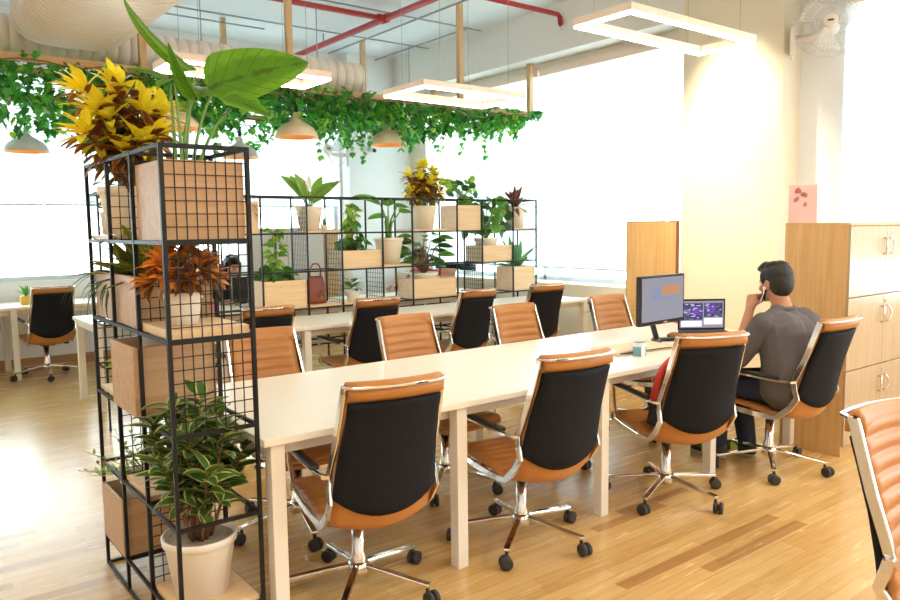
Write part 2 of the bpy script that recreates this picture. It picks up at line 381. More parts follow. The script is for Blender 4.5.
        if bevel:
            b = o.modifiers.new('bevel', 'BEVEL'); b.width = bevel; b.segments = 2; b.limit_method = 'ANGLE'
        return o

def tag(o, label, cat, group=None):
    o['label'] = label; o['category'] = cat
    if group: o['group'] = group
    return o
def thing(name, label, cat, loc=(0,0,0), rz=0, group=None):
    o = bpy.data.objects.new(name, None); col.objects.link(o); o.empty_display_size = .1
    o.location = loc; o.rotation_euler = (0, 0, rz); return tag(o, label, cat, group)
def structure(o): o['kind'] = 'structure'; return o
KIDS = {}
def copy_tree(o, parent=None):
    c = o.copy(); col.objects.link(c)
    if parent is not None: c.parent = parent
    for ch in [x for x in bpy.data.objects if x.parent == o]: copy_tree(ch, c)
    return c

# ------------------------------------------------------------------ camera
F_PX, YAW, PITCH, ROLL, H = 751.387, .6592, -.0963, -.0127, 1.5004
Fw = Vector((math.sin(YAW)*math.cos(PITCH), math.cos(YAW)*math.cos(PITCH), math.sin(PITCH)))
Rt = Vector((math.cos(YAW), -math.sin(YAW), 0)); Up = Rt.cross(Fw)
R2 = Rt*math.cos(ROLL)+Up*math.sin(ROLL); U2 = -Rt*math.sin(ROLL)+Up*math.cos(ROLL)
cd = bpy.data.cameras.new('camera'); cam = bpy.data.objects.new('camera', cd); col.objects.link(cam)
cam.matrix_world = Matrix(((R2.x, U2.x, -Fw.x, 0), (R2.y, U2.y, -Fw.y, 0), (R2.z, U2.z, -Fw.z, H), (0, 0, 0, 1)))
cd.sensor_width = 36; cd.lens = F_PX/900*36; cd.clip_start = .05
scene.camera = cam

# ------------------------------------------------------------------ room shell
XW, XG = 6.2, 6.5            # beam face, window plane
YR = 9.5                     # rear wall
ZC, ZS = 3.93, 3.42          # ceiling, beam soffit
X0, Y0 = -4.2, -3.2
def S(name, mat, *boxes, bevel=0):
    b = MB()
    for q in boxes: b.box(*q)
    return structure(b.build(name, mat, bevel=bevel))
S('floor', M['floor'], (X0-.2, XG+.3, Y0-.2, YR+.3, -.1, 0))
S('ceiling', M['ceiling'], (X0-.2, XG+.3, Y0-.2, YR+.3, ZC, ZC+.1))
S('wall_left', M['wall'], (X0-.2, X0, Y0, YR, 0, ZC))
S('wall_back', M['wall'], (X0-.2, XG+.3, Y0-.2, Y0, 0, ZC))
# rear wall with a long window
WX0, WX1, WZ0, WZ1 = X0+.3, 5.40, .96, 3.30
S('wall_rear', M['wall'], (X0-.2, XG+.3, YR, YR+.25, 0, WZ0), (X0-.2, XG+.3, YR, YR+.25, WZ1, ZC), (X0-.2, WX0, YR, YR+.25, WZ0, WZ1), (WX1, XG+.3, YR, YR+.25, WZ0, WZ1))
S('wall_rear.001', M['wall'], (5.44, XG, YR-.22, YR, 0, ZC))
S('trim_1', M['beam'], (XW, XG+.3, 4.367, YR-.22, ZS, ZC), (XW, XG+.3, Y0, 3.389, ZS, ZC))          # the deep beam over the side windows
# side wall: parapet below the windows, wall pieces between them
S('wall_right', M['cream'], (XW, XG+.12, 4.367, YR-.22, 0, .85), (XG, XG+.12, 4.367, YR, 3.34, ZS), (XG, XG+.12, 8.9, YR, .85, 3.34))
S('wall_right.001', M['wallcool'], (XG, XG+.12, 3.02, 3.389, 0, ZS), (XG, XG+.12, Y0, 3.02, 0, .85), (XG, XG+.12, Y0, 3.02, 3.34, ZS))
S('trim_2', M['column'], (XW, XG+.3, 3.389, 4.367, 0, ZC))                                          # the cream column
S('baseboard_rear', M['skirt'], (X0, 5.44, YR-.015, YR, 0, .10))
# windows
def window(name, axis, a0, a1, z0, z1, at, muls, rails):
    w = MB(); t = .05
    def bx(p0, p1, q0, q1):
        if axis == 'X': w.box(p0, p1, at, at+.06, q0, q1)
        else: w.box(at, at+.06, p0, p1, q0, q1)
    bx(a0, a1, z0, z0+t); bx(a0, a1, z1-t, z1); bx(a0, a0+t, z0, z1); bx(a1-t, a1, z0, z1)
    for m_ in muls: bx(m_-.02, m_+.02, z0, z1)
    for r_ in rails: bx(a0, a1, r_-.018, r_+.018)
    o = structure(w.build(name, M['winframe']))
    g = MB()
    if axis == 'X': g.box(a0+.02, a1-.02, at+.027, at+.033, z0+.02, z1-.02)
    else: g.box(at+.027, at+.033, a0+.02, a1-.02, z0+.02, z1-.02)
    g.build('pane', M['glass'], o)
    return o
window('window_1', 'X', WX0, WX1, WZ0, WZ1, YR+.10, [-2.2, 3.25], [])
window('window_2', 'Y', 4.40, 8.90, .85, 3.34, XG+.05, [4.73, 6.55], [])
window('window_3', 'Y', Y0+.2, 3.02, .85, 3.34, XG+.05, [.9, 2.1], [])
# roller blinds
def blind(label, axis, a0, a1, z0, z1, at):
    t = thing('roller_blind', label, 'blind', ((a0, at, z0) if axis == 'X' else (at, a0, z0)), 0)
    c, h, r_ = MB(), MB(), MB(); L = a1-a0
    if axis == 'X':
        c.box(.005, L-.005, -.002, .002, .02, z1-z0); h.box(0, L, -.012, .012, 0, .022); r_.box(-.002, L+.002, -.035, .035, z1-z0-.005, z1-z0+.07)
    else:
        c.box(-.002, .002, .005, L-.005, .02, z1-z0); h.box(-.012, .012, 0, L, 0, .022); r_.box(-.035, .035, -.002, L+.002, z1-z0-.005, z1-z0+.07)
    c.build('cloth', M['blind'], t); h.build('hem_bar', M['winframe'], t); r_.build('head_rail', M['housing'], t)
xs = [WX0+.02, -2.2, -.6, 1.62, 3.25, WX1-.02]
nm = ['white roller blind half down over rear window, off the photo to the left', 'white roller blind half down on rear window, next to the leftmost',
      'pale roller blind half down behind the left desk, far left of photo', 'pale roller blind half down on rear window behind the tall plant rack',
      'pale roller blind half down on rear window nearest the rear wall fan']
for a, b, l in zip(xs, xs[1:], nm): blind(l, 'X', a+.005, b-.005, 1.80, 3.24, YR+.03)
for a, b, z, l in ((4.42, 4.70, 1.0, 'narrow white roller blind beside the cream column'), (4.74, 6.52, 1.0, 'wide white roller blind left of the cream column, above the tan chairs'),
                   (6.56, 8.88, 1.0, 'white roller blind behind the right end of the plant shelving')):
    blind(l, 'Y', a, b, z, 3.27, XG-.03)
blind('white roller blind in the window above the tall cabinet at far right', 'Y', -1.0, 3.0, 1.2, 3.27, XG-.03)

# ------------------------------------------------------------------ desks
def desk(name, label, x0, x1, y0, y1, legx, z=.75, apron=True, inset=.012):
    t = thing(name, label, 'desk', ((x0+x1)/2, (y0+y1)/2, 0)); cx, cy = (x0+x1)/2, (y0+y1)/2
    MB().box(x0-cx, x1-cx, y0-cy, y1-cy, z-.028, z).build('tabletop', M['desk'], t, bevel=.003)
    for lx in legx:
        for ly in (y0+inset+.028, y1-inset-.028):
            MB().box(lx-cx-.028, lx-cx+.028, ly-cy-.028, ly-cy+.028, 0, z-.029).build('leg', M['deskleg'], t, bevel=.003)
    if apron:
        b = MB()
        for ly in (y0+.10, y1-.10): b.box(min(legx)-cx, max(legx)-cx, ly-cy-.02, ly-cy+.02, z-.085, z-.029)
        for lx in legx: b.box(lx-cx-.02, lx-cx+.02, y0+.07-cy, y1-.07-cy, z-.08, z-.029)
        b.build('under_frame', M['deskleg'], t)
    return t
desk('shared_desk', 'long cream white shared desk in the middle with laptop at its far end', 1.078, 4.87, 2.486, 3.57, [1.135, 1.994, 2.934, 3.905, 4.83])
desk('window_bench_desk', 'long cream desk in front of the low plant shelving', 1.95, 5.88, 5.22, 5.92, [2.0, 2.66, 3.85, 5.0, 5.82])
desk('rear_desk', 'white desk behind the plant shelving, corner seen left of the tall rack', 1.42, 5.80, 6.62, 7.36, [1.47, 2.8, 4.3, 5.72])
desk('side_desk', 'white desk under the rear window at far left of photo', -1.6, 2.9, 8.65, 9.38, [-1.5, 1.14, 2.8])

# ------------------------------------------------------------------ office chair
def make_chair(label):
    t = thing('office_chair', label, 'chair', group='tan leather office chairs')
    hw = .205
    rail = [(-.395, .985), (-.368, .90), (-.328, .78), (-.283, .668), (-.266, .622), (-.276, .575), (-.290, .525), (-.245, .46), (-.165, .392), (-.06, .384), (.10, .395), (.215, .41)]
    xr = [.212, .217, .223, .230, .234, .240, .242, .238, .232, .228, .225, .222]
    for s_ in (-1, 1):
        MB().strap([(s_*x, y, z) for (y, z), x in zip(rail, xr)], .014, .034, (1, 0, 0)).build('side_rail', M['chrome'], t, bevel=.003)
    # one-piece ribbed sling: seat and backrest
    prof = [(.245, .405), (.25, .43), (.23, .445), (.12, .437), (0, .425), (-.10, .408), (-.175, .408), (-.232, .438), (-.260, .50), (-.279, .60), (-.31, .72), (-.345, .82), (-.372, .90), (-.392, .968)]
    # resample
    def resample(pr, step):
        pts = [Vector((0, a, b)) for a, b in pr]; out_ = [pts[0]]; acc = 0
        for a, b in zip(pts, pts[1:]):
            L = (b-a).length; d = step-acc
            while d <= L: out_.append(a.lerp(b, d/L)); d += step
            acc = L-(d-step)
        out_.append(pts[-1]); return out_
    # smooth the profile with Catmull-Rom
    P_ = [Vector((0, a, b)) for a, b in prof]; dense = []
    for i in range(len(P_)-1):
        p0, p1, p2, p3 = P_[max(i-1, 0)], P_[i], P_[i+1], P_[min(i+2, len(P_)-1)]
        for k in range(6):
            u = k/6; dense.append(.5*((2*p1)+(-p0+p2)*u+(2*p0-5*p1+4*p2-p3)*u*u+(-p0+3*p1-3*p2+p3)*u**3))
    dense.append(P_[-1])
    rs = resample([(p.y, p.z) for p in dense], .0068)
    def bowy(z): return -.052+.020*max(0, min(1, (z-.60)/.25))
    def sheet(rows, back):
        Fg, Bg = [], []
        for i, p in enumerate(rows):
            a = rows[max(i-1, 0)]; b = rows[min(i+1, len(rows)-1)]; tg = (b-a).normalized(); n = Vector((0, tg.z, -tg.y))  # towards the sitter
            if n.z < 0 and not back: n = -n
            if back and n.y < 0: n = -n
            s_ = i*.0068
            pitch = .054
            rib = abs(math.sin(PI*s_/pitch))**.45
            fr, br = [], []
            for j in range(11):
                u = -1+2*j/10; x = u*hw*(1.0+.10*max(0, min(1, (.8-p.z)/.3)))
                edge = (1-abs(u)**6)
                wv = max(0, min(1, (-p.y-.04)/.17))
                off = Vector((0, bowy(p.z)*wv*(1-u*u), (-.012-.022*wv*max(0, min(1, (.50-p.z)/.06)))*(1-u*u)*max(0, min(1, (.60-p.z)/.08))))
                fr.append(Vector((x, p.y, p.z))+off+n*(.008+.015*rib*edge)); br.append(Vector((x, p.y, p.z))+off-n*.010)
            Fg.append(fr); Bg.append(br)
        return Fg, Bg
    k = min(range(len(rs)), key=lambda i: abs(rs[i].y+.205)+abs(rs[i].z-.455))
    b = MB(); b.slab(*sheet(rs[:k+1], False)); b.build('seat', M['leather'], t)
    b = MB(); b.slab(*sheet(rs[k:], True)); b.build('backrest', M['leather'], t)
    # black rear panel, U-shaped lower edge
    Fg, Bg = [], []
    for i in range(15):
        v = i/14
        fr, br = [], []
        for j in range(13):
            u = -1+2*j/12
            zb = .452+.085*abs(u)**2.2; z = zb+(.925-zb)*v
            # follow the back profile
            def yprof(z):
                for (y0, z0), (y1, z1) in zip(prof[7:], prof[8:]):
                    if z0 <= z <= z1: return y0+(y1-y0)*(z-z0)/(z1-z0)
                return prof[-1][0]
            y = yprof(max(z, .440)); bow = bowy(z)*(1-u*u)
            x = u*(.200+.028*max(0, min(1, (.86-z)/.3)))
            fr.append((x, y+bow-.012, z)); br.append((x, y+bow-.034, z))
        Fg.append(fr); Bg.append(br)
    b = MB(); b.slab(Bg, Fg); b.build('back_panel', M['mesh_black'], t)
    # rolled leather top that folds over to the rear
    rows = []
    path = [(-.376, .93), (-.375, .96), (-.380, .985), (-.390, .997), (-.402, .996), (-.413, .986), (-.417, .968), (-.417, .940)]
    Fg, Bg = [], []
    for (y, z), (ny, nz) in zip(path, [(1, 0), (1, .2), (.8, .6), (.2, 1), (-.5, .9), (-.9, .4), (-1, 0), (-1, 0)]):
        fr, br = [], []
        for j in range(11):
            u = -1+2*j/10; bow = -.034*(1-u*u)
            fr.append((u*.205, y+bow+ny*.008, z+nz*.006)); br.append((u*.205, y+bow-ny*.006, z-nz*.006))
        Fg.append(fr); Bg.append(br)
    b = MB(); b.slab(Fg, Bg); b.build('head_roll', M['leather'], t)
    b = MB(); b.strap([(-.222+.444*j/16, (-.431-.034*(1-(-1+2*j/16)**2)) if 0 < j < 16 else -.400, .987) for j in range(17)], .010, .018, (0, 0, 1)); b.build('top_bar', M['chrome'], t, bevel=.002)
    # arms
    for s_ in (-1, 1):
        x = s_*.258
        a = MB().strap([(s_*.236, -.275, .622), (x, -.262, .622), (x+s_*.004, -.18, .620), (x+s_*.006, 0, .627), (x+s_*.004, .13, .632), (x, .175, .62), (x-s_*.012, .19, .55), (x-s_*.03, .20, .43)], .018, .014, (1, 0, 0)).build('arm', M['chrome'], t, bevel=.002)
        MB().strap([(x+s_*.004, -.19, .638), (x+s_*.006, -.05, .641), (x+s_*.006, .08, .646), (x+s_*.003, .17, .642)], .042, .022, (1, 0, 0)).build('arm_pad', M['plastic'], a, bevel=.008)
    # under-seat mechanism, lever, column, star base
    MB().box(-.22, .22, .02, .05, .375, .392).build('cross_bar', M['chrome'], t, bevel=.003)
    MB().box(-.075, .075, -.10, .10, .345, .400).build('tilt_mechanism', M['plastic'], t, bevel=.01)
    b = MB().tube([(.06, -.02, .362), (.20, -.03, .352)], .006).build('lever', M['chrome'], t)
    MB().box(.185, .235, -.045, -.015, .342, .362).build('lever_tip', M['plastic'], b, bevel=.006)
    for ch in [c for c in bpy.data.objects if c.parent == t]:
        for q in [ch]+[c for c in bpy.data.objects if c.parent == ch]:
            for v in q.data.vertices: v.co.x *= .90; v.co.z *= .968
    MB().lathe([(.027, .30), (.027, .345), (.034, .352)], 16).build('gas_sleeve', M['plastic'], t)
    MB().lathe([(.034, .075), (.034, .15), (.026, .17), (.025, .315)], 20).build('gas_column', M['chrome'], t)
    base = MB().lathe([(.03, .075), (.045, .082), (.047, .118), (.036, .135)], 20).build('base_hub', M['chrome'], t)
    for q in range(5):
        a = R(90+20+72*q); c, s_ = math.cos(a), math.sin(a)
        b = MB().strap([(c*.03, s_*.03, .118), (c*.14, s_*.14, .105), (c*.25, s_*.25, .090), (c*.325, s_*.325, .082)], .030, .018, (-s_, c, 0)); b.build('star_leg', M['chrome'], t, bevel=.005)
        w = MB().tube([(c*.315, s_*.315, .085), (c*.315, s_*.315, .050)], .008)
        rc = (c*.332, s_*.332, .030)
        ta = a+R(35+40*q)
        ax = Vector((-math.sin(ta), math.cos(ta), 0))
        for sg in (-1, 1):
            p = Vector(rc)+ax*.014*sg
            w.tube([p-ax*.010, p-ax*.008, p+ax*.008, p+ax*.010], [.022, .030, .030, .022], 14)
        w.tube([Vector(rc)-ax*.01, Vector(rc)+ax*.01], .018, 10)
        w.build('caster', M['rubber'], t)
    return t
CH = [  # x, y, turn (deg, + = counter-clockwise from facing +Y), label
    (1.525, 2.61, -9, 'tan and black office chair nearest the camera at the left end of the shared desk'),
    (2.40, 2.56, -7, 'tan and black office chair second from left on near side of the shared desk'),
    (3.42, 2.48, -22, 'tan and black office chair holding the red and black backpack'),
    (4.32, 2.38, -2, 'tan and black office chair the man in the grey shirt sits on'),
    (1.645, 3.40, 180, 'tan ribbed office chair on far side of shared desk, behind the tall plant rack'),
    (2.585, 3.40, 180, 'tan ribbed office chair on far side of shared desk, second from left, facing camera'),
    (3.49, 3.40, 180, 'tan ribbed office chair on far side of shared desk, third from left, facing camera'),
    (4.46, 3.40, 180, 'tan ribbed office chair on far side of shared desk, just left of the big monitor'),
    (2.18, 5.30, 2, 'office chair at the rear cream desk, its black back half hidden by the tall rack'),
    (3.12, 5.32, -2, 'office chair at the rear cream desk, in front of the small white potted plant'),
    (4.14, 5.36, 2, 'office chair at the rear cream desk, second from its right end, black back seen'),
    (5.03, 5.35, -6, 'rightmost office chair at the rear cream desk, under the right end of the shelving'),
    (1.42, 8.72, 4, 'office chair at the white desk under the far left window'),
    (.52, 8.70, -30, 'office chair at far left edge of photo, only a caster in view'),
    (2.288, .522, 172, 'tan ribbed office chair cut off by the right edge, closest to the camera'),
    (2.96, 7.72, 182, 'office chair behind the shelving under the person in black'),
    (5.56, 7.70, 95, 'office chair behind the shelving under the person in red'),
]
STAR = {1: 11, 2: -1, 3: 53, 4: -1.5}      # how far each star base is swivelled
proto = None
CHAIRS = []
for (x, y, a, l) in CH:
    if proto is None: proto = make_chair(l); o = proto
    else: o = copy_tree(proto)
    o.location = (x, y, 0); o.rotation_euler = (0, 0, R(a)); o['label'] = l; CHAIRS.append(o)
    want = STAR.get(len(CHAIRS), 37*len(CHAIRS))
    for c in [q for q in bpy.data.objects if q.parent == o]:
        if c.name.split('.')[0] in ('star_leg', 'caster', 'base_hub'): c.rotation_euler = (0, 0, R(want-38-a))

# ------------------------------------------------------------------ wire racks
def wire_panel(name, parent, plane, a0, a1, z0, z1, at, pa=.033, pz=.042, t=.0034):
    b = MB(); h = t/2
    na = max(2, round((a1-a0)/pa)); nz = max(2, round((z1-z0)/pz))
    for i in range(na+1):
        a = a0+(a1-a0)*i/na
        if plane == 'XZ': b.box(a-h, a+h, at-h, at+h, z0, z1)
        else: b.box(at-h, at+h, a-h, a+h, z0, z1)
    for i in range(nz+1):
        z = z0+(z1-z0)*i/nz
        if plane == 'XZ': b.box(a0, a1, at-h-t, at+h-t, z-h, z+h)
        else: b.box(at-h-t, at+h-t, a0, a1, z-h, z+h)
    return b.build(name, M['black_metal'], parent)
TZ = [.1388, .4767, .8021, 1.1289, 1.4617, 1.7803]
TX = (.776, 1.0712); TY = [2.5296, 2.873, 3.217, 3.5606]
rack = thing('plant_rack', 'tall narrow black wire rack of planters in the left foreground', 'shelving', (TX[0], TY[0], 0))
w = .0135
ox, oy = TX[0], TY[0]
DX = TX[1]-TX[0]
for y in TY:
    for x in TX:
        MB().box(x-ox-w/2, x-ox+w/2, y-oy-w/2, y-oy+w/2, 0, TZ[5]+w/2).build('post', M['black_metal'], rack)
for zi, z in enumerate([w/2]+TZ):
    b = MB()
    for x in TX: b.box(x-ox-w/2+.001, x-ox+w/2-.001, 0, TY[3]-oy, z-w/2, z+w/2)
    for y in (TY if zi not in (0,) else (TY[0], TY[3])):
        b.box(0, DX, y-oy-w/2+.001, y-oy+w/2-.001, z-w/2, z+w/2)
    b.build('rail_ring', M['black_metal'], rack)
for i in (2, 3, 4): wire_panel('wire_panel', rack, 'XZ', .008, DX-.008, TZ[i]+.008, TZ[i+1]-.008, 0)
wire_panel('wire_panel', rack, 'XZ', .008, DX-.008, TZ[4]+.008, TZ[5]-.008, TY[2]-oy)
wire_panel('wire_panel', rack, 'XZ', .008, DX-.008, TZ[3]+.008, TZ[4]-.008, TY[1]-oy)
wire_panel('wire_panel', rack, 'XZ', .008, DX-.008, TZ[1]+.008, TZ[2]-.008, TY[2]-oy)
wire_panel('wire_panel', rack, 'XZ', .008, DX-.008, TZ[0]+.008, TZ[1]-.008, TY[1]-oy)
wire_panel('wire_panel', rack, 'XZ', .008, DX-.008, TZ[2]+.008, TZ[3]-.008, TY[3]-oy)
def board(x0, x1, y0, y1, z, parent, mat, t=.018):
    MB().box(x0, x1, y0, y1, z, z+t).build('shelf_board', mat, parent, bevel=.001)
def tb(i, c, t=.018, y1=None):
    board(.010, DX-.010, TY[c]-oy+.010, (TY[c+1] if y1 is None else y1)-oy-.010, TZ[i]+w/2, rack, M['ply'], t)
tb(0, 0); tb(1, 1); tb(3, 0, .03); tb(4, 2); tb(2, 2)

def planter(label, x0, x1, y0, y1, z0, h, mat, group=None, t=.012, soil=None):
    o = MB(); cx, cy = (x0+x1)/2, (y0+y1)/2; a, b_ = (x1-x0)/2, (y1-y0)/2
    o.box(-a, a, -b_, -b_+t, 0, h).box(-a, a, b_-t, b_, 0, h).box(-a, -a+t, -b_+t, b_-t, 0, h).box(a-t, a, -b_+t, b_-t, 0, h).box(-a+t, a-t, -b_+t, b_-t, 0, t)
    r = o.build('planter_box', mat, None, bevel=.0015, loc=(cx, cy, z0)); tag(r, label, 'planter', group); return r
e = .011
GP = 'plywood planter boxes in the tall rack'
planter('big plywood planter box at top front of the tall rack, under the large leaves', TX[0]+e, TX[1]-e, TY[0]+e, TY[1]-e, TZ[4]+w/2, .268, M['plydark'], GP)
planter('long plywood planter box in the tall rack holding the olive croton', TX[0]+e, TX[1]-e, TY[1]+e, TY[3]-e, TZ[3]+w/2, .195, M['plydark'], GP)
planter('tall plywood planter box halfway up the tall rack with white pot on top', TX[0]-.024, TX[1]-e, TY[1]+e, TY[2]-e, TZ[2]+w/2, .262, M['plydark'], GP)
planter('lowest plywood planter box in the tall rack, near the floor', TX[0]-.010, TX[1]-e, TY[2]+e, TY[3]-e, TZ[0]+w/2, .24, M['plydark'], GP)

# the long rack behind the rear desk
RX = [1.37, 1.78, 2.285, 2.635, 3.06, 3.405, 3.842, 4.184, 4.737, 5.068, 5.502, 5.844]; RY = (5.98, 6.28)
long = thing('plant_shelving', 'long low black wire shelving full of potted plants along the rear desk', 'shelving', (RX[0], RY[0], 0))
lx, ly = RX[0], RY[0]; w2 = .0135
for x in RX:
    for y in RY:
        MB().box(x-lx-w2/2, x-lx+w2/2, y-ly-w2/2, y-ly+w2/2, 0, TZ[5]+w2/2).build('post', M['black_metal'], long)
for z in [TZ[1]]+TZ[2:]:
    b = MB()
    for y in RY: b.box(0, RX[-1]-lx, y-ly-w2/2+.001, y-ly+w2/2-.001, z-w2/2, z+w2/2)
    for x in RX: b.box(x-lx-w2/2+.001, x-lx+w2/2-.001, 0, RY[1]-ly, z-w2/2, z+w2/2)
    b.build('rail_ring', M['black_metal'], long)
for (xi, i) in ((4, 4), (4, 3), (5, 3), (5, 2), (6, 2), (9, 3), (9, 2), (0, 4), (0, 3), (2, 3)):
    wire_panel('wire_panel', long, 'YZ', .009, RY[1]-ly-.009, TZ[i]+.009, TZ[i+1]-.009, RX[xi]-lx)
def lb(i, c): board(RX[c]-lx+.010, RX[c+1]-lx-.010, .010, RY[1]-ly-.010, TZ[i]+w2/2, long, M['ply'], .018)
lb(4, 4); lb(3, 6); lb(4, 7); lb(2, 5); lb(4, 10); lb(2, 4); lb(2, 1)
GL = 'plywood planter boxes in the long shelving'
def rbox(label, c, i, h):
    return planter(label, RX[c]+.011, RX[c+1]-.011, RY[0]-.005+.016, RY[1]-.011, TZ[i]+w2/2, h, M['ply'], GL)
rbox('plywood box at top left of the long shelving with a spiky grass', 2, 4, .27)
rbox('large plywood box at bottom left of the long shelving, left of the red handbag', 3, 2, .25)
rbox('plywood box in the middle row of the shelving under the bushy tall pothos', 5, 3, .165)
rbox('plywood box in the bottom row holding the cream bowl pot', 7, 2, .19)
rbox('plywood box in the top row between the yellow croton and round leaved plant', 8, 4, .255)
rbox('plywood box in the middle row right under the bushy round leaved plant', 9, 3, .17)
rbox('plywood box at bottom right corner of the shelving under the agave', 10, 2, .26)
rbox('plywood box seen through the tall rack behind the orange croton', 1, 3, .20)

# ------------------------------------------------------------------ plants
def leaf(mb, base, d, up, L, W, droop=.4, fold=.25, seg=6, shape=None, mi=0, twist=0):
    """one blade from base along d; uv.x across, uv.y along"""
    d = Vector(d).normalized(); up = Vector(up)
    side = d.cross(up)
    if side.length < 1e-3: side = d.orthogonal()
    side.normalize(); nrm = side.cross(d).normalized()
    if twist: q = Quaternion(d, twist); side = q @ side; nrm = q @ nrm
    shape = shape or (lambda s: math.sin(PI*min(1, s*.94+.06))**.8)
    p = Vector(base); rows = []
    ang = -droop/seg
    for i in range(seg+1):
        s = i/seg; wd = W*.5*shape(s)
        rows.append((p-side*wd+nrm*fold*wd, p.copy(), p+side*wd+nrm*fold*wd, s))
        q = Quaternion(side, ang); d = q @ d; nrm = q @ nrm; p = p+d*L/seg
    n = mb.add(*[x for r_ in rows for x in r_[:3]])
    for i in range(seg):
        a = n+3*i; s0, s1 = rows[i][3], rows[i+1][3]
        mb.face((a, a+1, a+4, a+3), mi, ((0, s0), (.5, s0), (.5, s1), (0, s1)), True)
        mb.face((a+1, a+2, a+5, a+4), mi, ((.5, s0), (1, s0), (1, s1), (.5, s1)), True)
LANCE = lambda s: math.sin(PI*min(1, s*.96+.04))**.9
OVATE = lambda s: (math.sin(PI*(s**.75)*.98+.02))**.75
HEART = lambda s: (.22+.78*min(1, s*6.5)**.6)*(1-s**2.4)**.8
STRAPS = lambda s: .85*(1-s**3)+.12
def rosette(mb, p, axis, n, L, W, t0, t1, mis, rr, droop=.5, shape=LANCE, fold=.3, seg=5):
    ax = Vector(axis).normalized(); u = ax.orthogonal().normalized(); v = ax.cross(u)
    for i in range(n):
        f = (i+.5)/n; t = t0+(t1-t0)*f+rr.uniform(-.12, .12); a = i*2.39996+rr.uniform(-.3, .3)
        d = ax*math.cos(t)+(u*math.cos(a)+v*math.sin(a))*math.sin(t)
        mi = mis[min(len(mis)-1, int(f*len(mis)))] if rr.random() > .15 else rr.choice(mis)
        leaf(mb, Vector(p)+d*.006, d, (0, 0, 1) if abs(d.z) < .95 else u, L*rr.uniform(.75, 1.15), W*rr.uniform(.8, 1.15), droop*rr.uniform(.6, 1.4), fold, seg, shape, mi, rr.uniform(-.3, .3))
def pot_part(t, rt, rb, h, mat, soil=None, rim=.016, z=0, depth=.018):
    MB().lathe([(rb*.6, z), (rb, z+.002), (rt*.93, z+h-.035*min(1, h/.15)), (rt*.94, z+h-.033*min(1, h/.15)), (rt, z+h-.03*min(1, h/.15)), (rt+.003, z+h-.003), (rt, z+h), (rt-.007, z+h-.001), (rt-.010, z+h-.03), (.001, z+h-.035)], 32, caps=False).build('pot', mat, t)
    MB().lathe([(.001, z+h-depth-.006), (rt*.6, z+h-depth+.002), (rt-.011, z+h-depth-.002)], 24, caps=False).build('soil', soil or M['soildark'], t)
def plant(name, label, loc, group=None, cat='potted plant'): return thing(name, label, cat, loc, 0, group)

# variegated plant in the big white pot, front bottom of the tall rack
rr = random.Random(3)
t = plant('potted_variegated_shrub', 'large variegated green shrub in big white pot at bottom of the tall rack', (.905, 2.70, TZ[0]+w/2+.0185))
pot_part(t, .133, .095, .225, M['potwhite'], M['soil'])
st, fo = MB(), MB()
for i in range(17):
    a = i*2.4; r0 = .012+.035*(i/17); sp = .03+.20*(i/17)**.8
    hgt = rr.uniform(.33, .45)*(1.12-.50*(i/17))+.06
    p0 = Vector((r0*math.cos(a), r0*math.sin(a), .20)); p1 = Vector((sp*math.cos(a)*.95, sp*math.sin(a)*.9, .22+hgt))
    pts = [p0.lerp(p1, k/5)+Vector((0, 0, .03*math.sin(PI*k/5))) for k in range(6)]
    st.tube(pts, [.007, .006, .006, .005, .004, .003], 6)
    for k in range(19):
        f = .26+.74*k/18; q = p0.lerp(p1, f)+Vector((0, 0, .03*math.sin(PI*f))); aa = k*2.39996+i
        out = Vector((math.cos(aa), math.sin(aa), .35+.55*f)); out += Vector((math.cos(a), math.sin(a), 0))*.35
        leaf(fo, q, out, (0, 0, 1), rr.uniform(.08, .12), rr.uniform(.042, .058), rr.uniform(.3, 1.0), .25, 6, OVATE, 0, rr.uniform(-.6, .6))
st.build('stems', M['stembrown'], t); fo.build('foliage', M['lf_var'], t)

# giant leaved plant at the top of the rack (grows out of the big box)
t = plant('giant_leaf_plant', 'tall plant with giant green leaves rising from the top box of the tall rack', (.92, 2.70, TZ[4]+w/2+.0125))
bz = TZ[4]+w/2+.0125
pot_part(t, .105, .08, .19, M['potwhite'], M['soildark'])
def W3(x, y, z): return Vector((x-.92, y-2.70, z-bz))
st, fo = MB(), MB()
def petiole(a, b, r0=.0075, r1=.004, sag=.0):
    a, b = Vector(a), Vector(b); c = a.lerp(b, .5)+Vector(((a.x-b.x)*.25, (a.y-b.y)*.25, .06+sag))
    st.tube([a*(1-u)**2+c*2*u*(1-u)+b*u*u for u in [k/7 for k in range(8)]], [r0+(r1-r0)*k/7 for k in range(8)], 7)
def bigleaf(base, tip, up, W, droop, mi=0, fold=.12, shape=HEART, twist=0):
    base, tip = Vector(base), Vector(tip); d = tip-base
    L = d.length; d0 = Quaternion((d.cross(Vector(up))).normalized(), droop*.5) @ d
    leaf(fo, base, d0, up, L*1.03, W, droop, fold, 16, shape, mi, twist)
c0 = W3(.91, 2.70, 1.63)
view = Vector((-.61, -.79, .25))
petiole(c0+Vector((.02, 0, 0)), W3(1.02, 2.70, 1.985)); bigleaf(W3(1.015, 2.72, 2.01), W3(1.37, 2.64, 2.13), view+Vector((-.05, .05, .32)), .285, .30)
petiole(c0, W3(.972, 2.72, 2.05)); bigleaf(W3(.975, 2.72, 2.075), W3(.735, 2.70, 2.27), Vector((-.8, .1, -.3)), .125, .45, fold=.55)
petiole(c0+Vector((-.02, 0, 0)), W3(.945, 2.66, 1.97)); bigleaf(W3(.955, 2.66, 1.955), W3(.850, 2.62, 2.125), Vector((-.7, -.3, -.2)), .075, .3, fold=.5)
